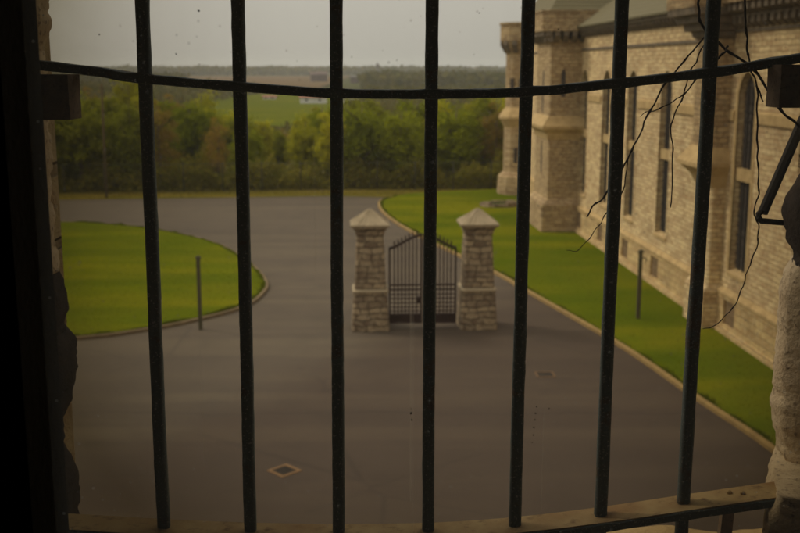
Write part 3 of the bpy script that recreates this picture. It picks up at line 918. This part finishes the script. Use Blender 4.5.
KINDS = {
    'yellow': (crown_mesh('crown', M_LEAF_Y, 1.9, 3.0, 3.4, 110, 60, 0.13, 3), trunk_mesh(6.0, 0.11, 1, 1.7)),
    'green':  (crown_mesh('crown', M_LEAF_G, 2.1, 2.9, 3.1, 120, 70, 0.13, 5), trunk_mesh(5.8, 0.12, 2, 1.8)),
    'dark':   (crown_mesh('crown', M_LEAF_D, 2.0, 3.0, 3.2, 110, 65, 0.13, 8), trunk_mesh(6.0, 0.12, 3, 1.7)),
    'brown':  (crown_mesh('crown', M_LEAF_B, 1.7, 3.1, 3.5, 80, 32, 0.11, 13), trunk_mesh(6.3, 0.09, 4, 1.7)),
    'tall':   (crown_mesh('crown', M_LEAF_Y, 1.5, 3.1, 4.3, 85, 55, 0.12, 21), trunk_mesh(7.0, 0.10, 5, 1.4)),
}
KLAB = {'yellow': 'yellow-green spring tree in the wood beyond the wire fence', 'green': 'round mid-green tree in the wood beyond the wire fence',
        'dark': 'dark olive green tree in the wood beyond the wire fence', 'brown': 'brownish budding tree with thin foliage in the wood beyond the fence',
        'tall': 'tall narrow yellowish tree in the wood beyond the wire fence'}
def tree(kind, x, y, top, sx=1.0, label=None, group=True):
    cm, tm = KINDS[kind]
    base_h = {'yellow': 6.5, 'green': 6.1, 'dark': 6.3, 'brown': 6.6, 'tall': 7.4}[kind]
    z0 = terrain_z(y)
    s = (top - z0) / base_h
    t = thing('deciduous_tree', label or KLAB[kind], 'tree', (x, y, z0), random.uniform(0, 6.28))
    if label is None: t['group'] = kind + ' trees of the wood beyond the fence'
    t.scale = (s*sx, s*sx, s)
    for nm, me in (('crown', cm), ('trunk', tm)):
        o = bpy.data.objects.new(nm, me); COL.objects.link(o); o.parent = t
    return t
# skyline of the wood as heights over x, measured at the fence
SK = [(-34, 7.0), (-26, 7.2), (-22, 7.5), (-17.5, 7.3), (-14, 7.0), (-12, 6.2), (-10, 5.1), (-7, 4.8), (-5, 6.2), (-2.5, 6.6), (0, 6.4), (2, 6.5), (4, 6.7), (7, 6.9), (9, 7.4), (14, 7.6)]
def sky_h(x):
    for (a, h0), (b, h1) in zip(SK, SK[1:]):
        if a <= x <= b: return h0 + (h1-h0)*(x-a)/(b-a)
    return 6.5
ks = ['dark', 'yellow', 'green', 'brown', 'dark', 'yellow', 'dark', 'tall', 'green', 'brown']
i = 0
tree('green', 3.6, 73.6, 5.8, 1.15, 'bright green leafy tree beyond the fence, just left of the far turret')
tree('brown', 6.7, 73.6, 5.9, 1.0, 'thin brown budding tree beyond the fence, closest to the far turret')
tree('tall', -20.4, 79.5, 8.6, 0.8, 'tallest pale yellow tree of the wood, rising into the sky behind the timber pole')
tree('yellow', -6.6, 73.4, 5.1, 0.95, 'yellow-green tree beyond the fence, just below the white farm building')
for row, (yy, n, dh) in enumerate(((73.2, 17, -0.5), (77.0, 17, -0.15), (81.5, 17, 0.05), (87, 15, -0.1))):
    for k in range(n):
        x = -31 + (42.0 / (n-1)) * k + random.uniform(-0.8, 0.8)
        if row == 0 and (abs(x - 3.6) < 1.6 or abs(x - 6.7) < 1.4 or abs(x + 6.6) < 1.4): continue
        sc = yy / 72.0
        h = 8 - (8 - sky_h(x / sc)) * sc + dh + random.uniform(-0.8, 0.25)
        if row == 0: yy_ = fy(x) + 2.6
        else: yy_ = yy
        kind = random.choice(ks)
        if -12 < x/sc < -6 and row > 1: h -= 0.4
        tree(kind, x, yy_ + random.uniform(-0.9, 0.9), h, random.uniform(0.85, 1.1))

# undergrowth that nobody could count
n = 60000
px = rng.uniform(-33, 12, n); py = np.array([fy(v) for v in px]) + 0.35 + rng.gamma(1.6, 1.2, n)
hh = np.array([max(0.25, 1.25 + 1.9*noise.noise(Vector((a*0.5, b*0.5, 0))) + 0.9*noise.noise(Vector((a*1.7, b*1.7, 4)))) for a, b in zip(px, py)])
P = np.stack([px, py, np.array([terrain_z(v) for v in py]) + rng.uniform(0, 1, n)**1.1 * hh], 1)
u = rng.normal(size=(n, 3)); u /= np.linalg.norm(u, axis=1)[:, None]
v = rng.normal(size=(n, 3)); v -= (v*u).sum(1)[:, None]*u; v /= np.linalg.norm(v, axis=1)[:, None]
s = rng.uniform(0.07, 0.15, n)[:, None]
V = np.stack([P-u*s, P+v*s*.6, P+u*s, P-v*s*.6], 1).reshape(-1, 3)
o = bpy.data.objects.new('undergrowth', fast_mesh('undergrowth', V, np.arange(n*4).reshape(-1, 4), M_LEAF_U)); COL.objects.link(o)
tag(o, 'dark leafy undergrowth between the wire fence and the trees', 'undergrowth', kind='stuff')

def belt(label, xa, xb, ya, yb, n, size, h0, h1, seed, mat=None):
    r = np.random.default_rng(seed)
    px = r.uniform(xa, xb, n); py = r.uniform(ya, yb, n)
    sc = (xb - xa) / 60
    top = np.array([h0 + (h1-h0)*(0.5 + 0.75*noise.noise(Vector((a/ (6*size), b/(12*size), seed)))) for a, b in zip(px, py)])
    z = -4 + r.uniform(0, 1, n)**0.6 * top
    P = np.stack([px, py, z], 1)
    u = r.normal(size=(n, 3)); u /= np.linalg.norm(u, axis=1)[:, None]
    v = r.normal(size=(n, 3)); v -= (v*u).sum(1)[:, None]*u; v /= np.linalg.norm(v, axis=1)[:, None]
    s = r.uniform(0.6, 1.3, n)[:, None]*size
    V = np.stack([P-u*s, P+v*s*.6, P+u*s, P-v*s*.6], 1).reshape(-1, 3)
    o = bpy.data.objects.new('woodland', fast_mesh('woodland', V, np.arange(n*4).reshape(-1, 4), mat or M_LEAF_F)); COL.objects.link(o)
    return tag(o, label, 'woodland', kind='stuff')
belt('hazy continuous woodland along the horizon', -1100, 900, 1500, 1750, 26000, 4.2, 8, 13, 41)
belt('woodland on the plain to the left, before the horizon wood', -420, -150, 620, 760, 9000, 2.2, 5, 9, 42)
belt('greenish scrub wood behind the red roofs toward the turret', -22, 240, 560, 900, 15000, 2.4, 5, 9.5, 43)
belt('low scrub at the far end of the green field', -14, 150, 376, 470, 9000, 1.3, 2, 5, 44, M_LEAF_F)
belt('scrub slope below the fence wood', -90, 90, 96, 190, 16000, 0.55, 1.0, 3.2, 45, M_LEAF_F)
belt('rough scrub filling the plain right of the green field', -12, 110, 190, 345, 20000, 0.9, 2.0, 5.0, 47, M_LEAF_F)
belt('olive hedge bank at the left of the green field', -300, -62, 300, 480, 9000, 1.6, 3, 7, 46, M_LEAF_F)

# ------------------------------------------------------------------ far buildings
M_WHITE = speckle('white_render', (0.72, 0.70, 0.64), (0.62, 0.60, 0.55), 0.5, 0.1)
M_REDROOF = speckle('red_roof', (0.34, 0.16, 0.10), (0.26, 0.12, 0.08), 0.6, 0.2)
M_BROWN = speckle('brown_cladding', (0.15, 0.10, 0.085), (0.11, 0.08, 0.07), 0.4, 0.2)
M_GREYB = speckle('grey_cladding', (0.24, 0.21, 0.20), (0.17, 0.15, 0.15), 0.4, 0.2)
def far_building(name, label, x, y, w, d, h, rh, wall, roof, rot=0.0, group=None):
    t = thing(name, label, 'building', (x, y, -3.8), rot, group)
    MB().box(-w/2, w/2, -d/2, d/2, -0.4, h).build('wall', wall, t)
    rf = MB()
    rf.loft([[(xx, -d/2-0.4, h), (xx, 0, h+rh), (xx, d/2+0.4, h), (xx, d/2+0.4, h-0.15), (xx, -d/2-0.4, h-0.15)] for xx in (-w/2-0.4, w/2+0.4)])
    rf.build('roof', roof, t)
    n = max(2, int(w / 3.5))
    for k in range(n):
        xx = -w/2 + w*(k+0.5)/n
        MB().box(xx-0.35, xx+0.35, -d/2-0.05, -d/2+0.02, h*0.4, h*0.75).build('window', M_PANE, t)
    return t
far_building('farm_building', 'long white building with a low red roof at the far end of the green field', -28.5, 350, 8.6, 6, 2.0, 0.8, M_WHITE, M_REDROOF, 0.05)
far_building('farm_building', 'white building with red roof just right of the longest white one', -16.5, 356, 8.6, 6, 1.9, 0.8, M_WHITE, M_REDROOF, -0.04)
far_building('farm_building', 'low white shed at the left edge of the green field', -48, 392, 4.6, 4, 1.0, 0.5, M_WHITE, M_REDROOF)
far_building('farm_building', 'long low red roofed building among trees, beside the far turret', 28, 366, 17, 7, 1.7, 1.0, M_TOWER, M_REDROOF, 0.02)
far_building('farm_building', 'red roofed building half hidden by scrub, left of the longest red roof', 8, 370, 12, 7, 1.7, 1.0, M_TOWER, M_REDROOF)
far_building('barn', 'dark brown barn standing on the ploughed land below the horizon', -64, 840, 13, 12, 6.0, 2.2, M_BROWN, M_BROWN, 0.1)
far_building('factory_shed', 'grey brown shed with a flat roof beyond the ploughed land', -26, 800, 22, 14, 4.6, 0.5, M_BROWN, M_GREYB, 0.0)
t = thing('water_tower', 'thin distant mast rising just above the horizon wood', 'mast', (-19, 900, -4))
MB().tube([(0, 0, 0), (0, 0, 11), (0, 0, 16)], [0.9, 0.6, 0.4], 8).build('shaft', M_GREYB, t)
MB().tube([(0, 0, 12), (0, 0, 12.5), (0, 0, 14), (0, 0, 14.5)], [0.4, 1.6, 1.6, 0.4], 10).build('tank', M_GREYB, t)

# ------------------------------------------------------------------ tower room, wall opening and jambs
mb = MB()
X0, X1, Y0, Y1, Z0, Z1 = -2.4, 2.4, -3.6, 0.90, 6.4, 9.3
mb.box(X0-.1, X1+.1, Y0, Y1+.05, Z0-.1, Z0); mb.box(X0-.1, X1+.1, Y0, Y1+.05, Z1, Z1+.1)
mb.box(X0-.1, X0, Y0, Y1+.05, Z0, Z1); mb.box(X1, X1+.1, Y0, Y1+.05, Z0, Z1)
mb.box(X0-.1, X1+.1, Y0-.1, Y0, Z0-.1, Z1+.1)
struct(mb.build('room_walls', M_ROOM))

towerw = thing('tower_wall', 'rough stone wall of the viewing tower around the barred window', 'wall', (0, 1.4, 0))
def tw(name, mb, mat, smooth=False):
    o = mb.build(name, mat, towerw, smooth); o.location = (0, -1.4, 0); return o
OX0, OX1, OZ0, OZ1 = -0.62, 0.72, 7.10, 8.75
mb = MB()
mb.box(-18, OX0, 0.96, 1.90, -0.1, 14.5); mb.box(OX1, 16, 0.96, 1.90, -0.1, 14.5)
mb.box(OX0, OX1, 0.96, 1.90, -0.1, OZ0); mb.box(OX0, OX1, 0.96, 1.90, OZ1, 14.5)
tw('masonry', mb, M_WALL)
# window sill slab outside
mb = MB()
nx, ny = 60, 14
vv, ff = [], []
for j in range(ny+1):
    for i in range(nx+1):
        x = OX0 + (OX1-OX0)*i/nx; y = 1.06 + 0.82*j/ny
        z = 7.152 - 0.02*(j/ny) + 0.012*noise.noise(Vector((x*9, y*9, 0))) + 0.005*noise.noise(Vector((x*40, y*40, 2)))
        vv.append((x, y, z))
for j in range(ny):
    for i in range(nx):
        a = j*(nx+1)+i
        ff.append((a, a+1, a+nx+2, a+nx+1))
mb.add(vv, ff)
mb.quad(*[(OX0 + (OX1-OX0)*i/nx, 1.88, vv[ny*(nx+1)+i][2]) for i in range(nx+1)], (OX1, 1.88, OZ0-.1), (OX0, 1.88, OZ0-.1))
tw('sill', mb, M_TRIM, True)

LS = [(-0.528, 8.75), (-0.528, 8.1), (-0.529, 8.063), (-0.54, 8.028), (-0.539, 8.01), (-0.54, 7.95), (-0.54, 7.898), (-0.54, 7.856), (-0.546, 7.799), (-0.541, 7.763), (-0.542, 7.721), (-0.535, 7.675), (-0.529, 7.619), (-0.537, 7.593), (-0.519, 7.571), (-0.519, 7.534), (-0.523, 7.494), (-0.537, 7.458), (-0.549, 7.419), (-0.547, 7.39), (-0.528, 7.346), (-0.531, 7.264), (-0.543, 7.235), (-0.545, 7.12)]
RS = [(0.66, 8.75), (0.66, 7.93), (0.632, 7.859), (0.612, 7.831), (0.597, 7.805), (0.591, 7.782), (0.598, 7.742), (0.616, 7.71), (0.603, 7.692), (0.593, 7.654), (0.596, 7.589), (0.594, 7.524), (0.594, 7.465), (0.598, 7.44), (0.606, 7.414), (0.608, 7.385), (0.597, 7.358), (0.595, 7.328), (0.6, 7.308), (0.611, 7.294), (0.62, 7.245), (0.62, 7.12)]
def sil(tab, z):
    for (x0, z0), (x1, z1) in zip(tab, tab[1:]):
        if z1 <= z <= z0: return x0 + (x1-x0)*(z0-z)/(z0-z1)
    return tab[-1][0]
def jamb(tab, sign, back, front, peak, zlo, zhi, mat, name, recess, lean=0.0):
    """rough jamb stones: the reveal bulges to the traced edge at depth `peak`, dying away towards both faces of the wall"""
    nz = max(8, int((zhi-zlo)/0.006)); ny = 46
    rings = []
    for i in range(nz+1):
        z = zlo + (zhi-zlo)*i/nz
        e = sil(tab, z)
        row = []
        for j in range(ny+1):
            y = 1.07 + (1.89-1.07)*j/ny
            if y < peak[0]: fall = ((peak[0]-y)/(peak[0]-1.07))
            elif y > peak[1]: fall = ((y-peak[1])/(1.89-peak[1]))
            else: fall = 0
            k = recess * (1 - (1-fall)**(3 if sign < 0 else 9)) if y < peak[0] else 0.13*fall
            nz_ = 0.010*noise.noise(Vector((y*17, z*17, sign*3))) + 0.006*noise.noise(Vector((y*48, z*48, 5))) + 0.003*noise.noise(Vector((y*130, z*130, 8)))
            row.append((e - sign*lean*max(0.0, min(1.62, y) * -1 + 1.62 if y > peak[0] else 1.62 - peak[0]) + sign*(k + abs(nz_)*1.2), y, z))
        rings.append([(back, 1.07, z)] + row + [(back, 1.89, z)])
    mb = MB().loft(rings, True, True, False)
    return tw(name, mb, mat, True)
# left jamb: stones one above the other, the lower three with shade in their colour
jamb(LS, -1, OX0-0.01, 1.89, (1.50, 1.64), 8.022, 8.75, M_JAMB, 'jamb_stone', 0.03)
jamb(LS, -1, OX0-0.01, 1.89, (1.50, 1.64), 7.684, 8.024, M_JAMB, 'jamb_stone', 0.03)
tag(jamb(LS, -1, OX0-0.01, 1.89, (1.56, 1.64), 7.587, 7.687, M_MOSS_SHADE, 'jamb_stone', 0.06), 'dark broken jamb stone')
tag(jamb(LS, -1, OX0-0.01, 1.89, (1.56, 1.64), 7.419, 7.591, M_MOSS_SHADE, 'jamb_stone', 0.06), 'dark broken jamb stone')
tag(jamb(LS, -1, OX0-0.01, 1.89, (1.56, 1.64), 7.11, 7.423, M_MOSS_SHADE, 'jamb_stone', 0.06), 'dark broken jamb stone')
# right jamb
jamb(RS, 1, OX1+0.01, 1.89, (1.55, 1.62), 7.875, 8.75, M_JAMB, 'jamb_stone', 0.05)
tag(jamb(RS, 1, OX1+0.01, 1.89, (1.55, 1.62), 7.700, 7.878, M_MOSS_SHADE, 'jamb_stone', 0.08), 'blackened jamb stone')
jamb(RS, 1, OX1+0.01, 1.89, (1.565, 1.62), 7.386, 7.704, M_JAMB, 'jamb_stone', 0.09)
jamb(RS, 1, OX1+0.01, 1.89, (1.43, 1.62), 7.11, 7.390, M_JAMB, 'jamb_stone', 0.12, 0.36)

# inner timber lining that holds the pane
lin = thing('window_lining', 'unlit black timber lining of the window, against the room', 'window frame', (0, 0.98, 0))
def lb(name, *b):
    mb = MB().box(*b); o = mb.build(name, M_BLACKWOOD, lin); o.location = (0, -0.98, 0); return o
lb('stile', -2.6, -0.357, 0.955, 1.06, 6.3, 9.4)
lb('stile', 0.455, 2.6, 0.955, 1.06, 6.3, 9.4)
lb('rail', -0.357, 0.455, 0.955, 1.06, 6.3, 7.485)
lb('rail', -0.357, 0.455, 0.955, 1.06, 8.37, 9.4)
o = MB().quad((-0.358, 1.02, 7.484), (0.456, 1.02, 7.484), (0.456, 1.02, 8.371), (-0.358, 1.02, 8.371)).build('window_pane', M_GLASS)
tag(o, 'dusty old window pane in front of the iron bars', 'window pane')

M_RUN = Mat('dried_run')
M_RUN.t.nodes.remove(M_RUN.b)
_a = M_RUN.n('BsdfTransparent'); _b = M_RUN.n('BsdfTranslucent'); _b.inputs['Color'].default_value = (0.6, 0.55, 0.46, 1)
_m = M_RUN.n('MixShader'); _m.inputs[0].default_value = 0.2
M_RUN.l(_a.outputs[0], _m.inputs[1]); M_RUN.l(_b.outputs[0], _m.inputs[2]); M_RUN.l(_m.outputs[0], M_RUN.out.inputs['Surface'])
for (x, za, zb, w) in ((0.011, 7.765, 7.56, 0.0013), (0.0135, 7.76, 7.52, 0.0004), (-0.083, 7.93, 7.80, 0.0004), (0.146, 7.66, 7.55, 0.0005), (-0.20, 7.72, 7.60, 0.0004)):
    mb = MB(); n = 16
    for i in range(n):
        a, b = za + (zb-za)*i/n, za + (zb-za)*(i+1)/n
        wa = w * (0.6 + 0.5*random.random())
        mb.quad((x-wa, 1.018, a), (x+wa, 1.018, a), (x+wa, 1.018, b), (x-wa, 1.018, b))
    mb.build('dried_run', M_RUN.m, o)
for (x, z, r) in ((0.0113, 7.655, 0.0013), (0.0118, 7.648, 0.0009), (0.011, 7.66, 0.0006), (0.1385, 7.662, 0.0007), (0.1375, 7.655, 0.0008), (0.1370, 7.648, 0.0007), (0.1362, 7.640, 0.0008), (0.1358, 7.632, 0.0007), (0.135, 7.624, 0.0006), (0.151, 7.66, 0.0006),
                  (-0.19, 8.052, 0.0011), (-0.213, 8.012, 0.0008), (-0.285, 8.03, 0.0008), (0.075, 8.05, 0.0007), (-0.058, 8.062, 0.0008), (0.15, 8.035, 0.0008)):
    mb = MB(); c = [(r*math.cos(6.283*k/9)*random.uniform(.7, 1.15), r*math.sin(6.283*k/9)*random.uniform(.7, 1.3)) for k in range(9)]
    mb.loft([[(x+a, 1.0185, z+b) for a, b in c], [(x+a*.6, 1.0175, z+b*.6) for a, b in c]])
    mb.build('grime_speck', M_BLACKWOOD, o)

# ------------------------------------------------------------------ grille
grille = thing('window_grille', 'black wrought iron window grille of seven upright bars and two sagging flat bars', 'window bars', (0, 1.48, 7.3))
def gp(mb, name, mat, smooth=False):
    o = mb.build(name, mat, grille, smooth); o.location = (0, -1.48, -7.3); return o
BARS = [((-0.353, 8.09), (-0.356, 7.31)), ((-0.222, 8.09), (-0.225, 7.31)), ((-0.088, 8.09), (-0.092, 7.31)), ((0.044, 8.09), (0.042, 7.31)), ((0.176, 8.09), (0.173, 7.31)), ((0.304, 8.09), (0.301, 7.31)), ((0.43, 8.09), (0.424, 7.31))]
for bi, ((xa, za), (xb, zb)) in enumerate(BARS):
    n = 90
    za2, zb2 = 8.76, 7.13
    rings = []
    for i in range(n+1):
        z = zb2 + (za2-zb2)*i/n
        x = xb + (xa-xb)*(z-zb)/(za-zb) + 0.0012*noise.noise(Vector((bi*7.3, z*5, 0)))
        y = 1.48 + 0.0015*noise.noise(Vector((bi*3.1, z*4, 9)))
        r = 0.0089 + 0.0005*noise.noise(Vector((bi*5.7, z*30, 3)))
        ring = []
        for k in range(16):
            a = 6.28318*(k+0.5)/16
            c, s = math.cos(a), math.sin(a)
            q = (abs(c)**5 + abs(s)**5) ** (-1/5)     # rounded square
            w = 1 + 0.075*noise.noise(Vector((c*3+bi*9, s*3, z*45)))
            ring.append((x + r*q*c*w, y + r*q*s*w, z))
        rings.append(ring)
    gp(MB().loft(rings), 'bar', M_IRON, True)
TOP = [(-0.62, 8.016), (-0.485, 8.001), (-0.416, 7.993), (-0.354, 7.984), (-0.222, 7.973), (-0.089, 7.964), (0.042, 7.963), (0.174, 7.966), (0.305, 7.978), (0.435, 7.993), (0.498, 8.003), (0.553, 8.012), (0.70, 8.035)]
BOT = [(-0.62, 7.328), (-0.489, 7.321), (-0.362, 7.313), (-0.226, 7.307), (-0.09, 7.305), (0.045, 7.307), (0.173, 7.316), (0.301, 7.332), (0.435, 7.353), (0.557, 7.372), (0.60, 7.379)]
def flat_bar(tab, h, y0, y1, seed):
    line = smooth_line([(x, 0, z) for x, z in tab], 10)
    rings = []
    for p in line:
        h_ = h
        h = h_ + 0.0022*sum(math.exp(-((p.x - (xa+xb)/2)/0.011)**2) for (xa, _), (xb, _) in BARS)
        j = [0.0013*noise.noise(Vector((p.x*30, k*4.0, seed))) for k in range(4)]
        c = 0.0015
        rings.append([(p.x, y0, p.z-h/2+c+j[0]), (p.x, y0+c, p.z-h/2+j[0]), (p.x, y1-c, p.z-h/2+j[1]), (p.x, y1, p.z-h/2+c+j[1]),
                      (p.x, y1, p.z+h/2-c+j[2]), (p.x, y1-c, p.z+h/2+j[2]), (p.x, y0+c, p.z+h/2+j[3]), (p.x, y0, p.z+h/2-c+j[3])])
        h = h_
    return MB().loft(rings)
gp(flat_bar(TOP, 0.0125, 1.462, 1.50, 1), 'flat_bar', M_IRON)
low = gp(flat_bar(BOT, 0.0125, 1.448, 1.507, 2), 'flat_bar', M_IRON)
# rust scale lying on the top face of the lower flat bar
line = smooth_line([(x, 0, z) for x, z in BOT], 10)
mb = MB()
mb.loft([[(p.x, 1.4500, p.z+0.0055), (p.x, 1.5055, p.z+0.0055), (p.x, 1.505, p.z+0.0082), (p.x, 1.4505, p.z+0.0082)] for p in line])
rs = gp(mb, 'rust_scale', M_RUST)
mb = MB()
for (x, y) in ((0.495, 1.487), (0.512, 1.478)):
    z = 7.3705 + (x-0.495)*0.15
    mb.tube([(x, y, z-0.01), (x, y, z+0.003), (x, y, z+0.005)], [0.004, 0.004, 0.001], 8)
gp(mb, 'bolt', M_RUST)

# timber blocks the upper flat bar is nailed to
def block(label, x0, x1, z0, z1):
    mb = MB()
    y0, y1 = 1.425, 1.478
    n = 14
    rings = []
    for i in range(n+1):
        z = z0 + (z1-z0)*i/n
        d = lambda k: 0.0008*noise.noise(Vector((k*5.0, z*60, x0*9)))
        rings.append([(x0+d(0), y0+d(1), z), (x1+d(2), y0+d(3), z), (x1+d(4), y1, z), (x0+d(5), y1, z)])
    mb.loft(rings)
    o = mb.build('timber_block', M_WOOD)
    return tag(o, label, 'block', 'timber blocks under the upper flat bar')
block('weathered brown timber block under the end of the flat bar beside the unlit jamb', -0.56, -0.444, 7.930, 7.990)
block('weathered brown timber block under the flat bar, beyond the bare twigs', 0.509, 0.66, 7.946, 8.003)
mb = MB().loft([[(0.499+d, 1.528, z), (0.517+d, 1.528, z), (0.515+d, 1.546, z), (0.500+d, 1.546, z)] for z, d in ((7.13, -0.006), (7.22, -0.003), (7.29, 0.0), (7.336, 0.002))])
tag(mb.build('wooden_peg', M_WOOD), 'short brown peg between the lower flat bar and the sill', 'peg')

# iron stay with hook in the right jamb
stay = thing('iron_stay', 'slanting black iron stay bar with a hook, fixed in the broken jamb', 'stay bar', (0.6, 1.66, 7.8))
def stp(mb, name):
    o = mb.build(name, M_LEAD, stay); o.location = (-0.6, -1.66, -7.8)
stp(MB().tube([(0.665, 1.70, 7.95), (0.647, 1.70, 7.916), (0.573, 1.645, 7.774)], [0.0088, 0.0088, 0.0084], 8), 'rod')
stp(MB().tube([(0.573, 1.645, 7.779), (0.5655, 1.642, 7.772), (0.5650, 1.64, 7.766), (0.570, 1.64, 7.7615), (0.587, 1.64, 7.760), (0.609, 1.64, 7.758), (0.635, 1.645, 7.757)], [0.004, 0.005, 0.0052, 0.005, 0.0048, 0.0045, 0.004], 8), 'hook')

# bare climber twigs
vine = thing('bare_vine', 'bare brown climber twigs trailing across the outside of the bars', 'vine', (0.5, 1.62, 7.6))
def tw_(pts, r0, r1, name):
    line = smooth_line(pts, 7)
    n = len(line)
    line = [p + Vector((noise.noise(p*60)*0.003, noise.noise(p*55)*0.003, noise.noise(p*70)*0.003)) for p in line]
    rad = []
    for i in range(n):
        r = r0 + (r1-r0)*i/(n-1)
        if i % 7 == 0 and 0 < i < n-1: r *= 1.45      # leaf nodes
        rad.append(r*0.62*(1+0.25*noise.noise(Vector((i*0.7, r0*4000, 1)))))
    o = MB().tube(line, rad, 7).build(name, M_TWIG, vine, True); o.location = (-0.5, -1.62, -7.6)
TW = [
 ([(0.443, 1.62, 8.2), (0.446, 1.62, 8.107), (0.451, 1.62, 8.069), (0.461, 1.62, 8.05), (0.475, 1.62, 8.04), (0.499, 1.62, 8.021), (0.538, 1.62, 7.995), (0.58, 1.62, 7.935), (0.611, 1.62, 7.911), (0.66, 1.63, 7.88)], 0.0030, 0.0034),
 ([(0.505, 1.6, 8.2), (0.51, 1.6, 8.106), (0.515, 1.6, 8.054), (0.52, 1.6, 8.018), (0.527, 1.6, 7.996), (0.537, 1.6, 7.966), (0.541, 1.6, 7.891), (0.545, 1.6, 7.853), (0.549, 1.6, 7.815), (0.545, 1.6, 7.781), (0.549, 1.6, 7.767), (0.553, 1.6, 7.738), (0.545, 1.6, 7.706), (0.53, 1.6, 7.651), (0.519, 1.6, 7.63), (0.501, 1.6, 7.607), (0.489, 1.6, 7.599), (0.475, 1.6, 7.595)], 0.0026, 0.0010),
 ([(0.472, 1.64, 8.052), (0.442, 1.66, 8.011), (0.413, 1.66, 7.972), (0.391, 1.66, 7.931), (0.366, 1.66, 7.871), (0.351, 1.66, 7.845), (0.326, 1.66, 7.8), (0.312, 1.66, 7.786), (0.298, 1.66, 7.765)], 0.0022, 0.0022),
 ([(0.469, 1.63, 8.045), (0.445, 1.64, 7.992), (0.434, 1.64, 7.95), (0.42, 1.64, 7.912), (0.424, 1.64, 7.873), (0.426, 1.64, 7.782)], 0.0018, 0.0015),
 ([(0.495, 1.615, 8.030), (0.481, 1.6, 8.018), (0.458, 1.6, 7.996), (0.443, 1.6, 7.981), (0.426, 1.6, 7.959), (0.392, 1.6, 7.939), (0.37, 1.6, 7.932), (0.362, 1.6, 7.927)], 0.0028, 0.0007),
 ([(0.362, 1.665, 7.86), (0.357, 1.68, 7.806), (0.331, 1.68, 7.765), (0.308, 1.68, 7.728), (0.289, 1.68, 7.71), (0.271, 1.68, 7.706)], 0.0016, 0.0008),
 ([(0.535, 1.6, 7.975), (0.541, 1.598, 7.958), (0.545, 1.596, 7.948)], 0.0026, 0.0012),
]
for k, (pts, r0, r1) in enumerate(TW): tw_(pts, r0, r1, 'stem' if k < 2 else 'twig')

# ------------------------------------------------------------------ haze
hz = Mat('thin_haze')
hz.t.nodes.remove(hz.b)
pv = hz.n('VolumePrincipled')
pv.inputs['Color'].default_value = (0.86, 0.88, 0.90, 1)
pv.inputs['Density'].default_value = 0.00022
pv.inputs['Anisotropy'].default_value = 0.2
hz.l(pv.outputs[0], hz.out.inputs['Volume'])
o = MB().box(-4050, 4050, -70, 6600, -6, 40).build('haze', hz.m)
o['kind'] = 'stuff'; tag(o, 'thin grey haze in the air over the whole plain', 'haze')
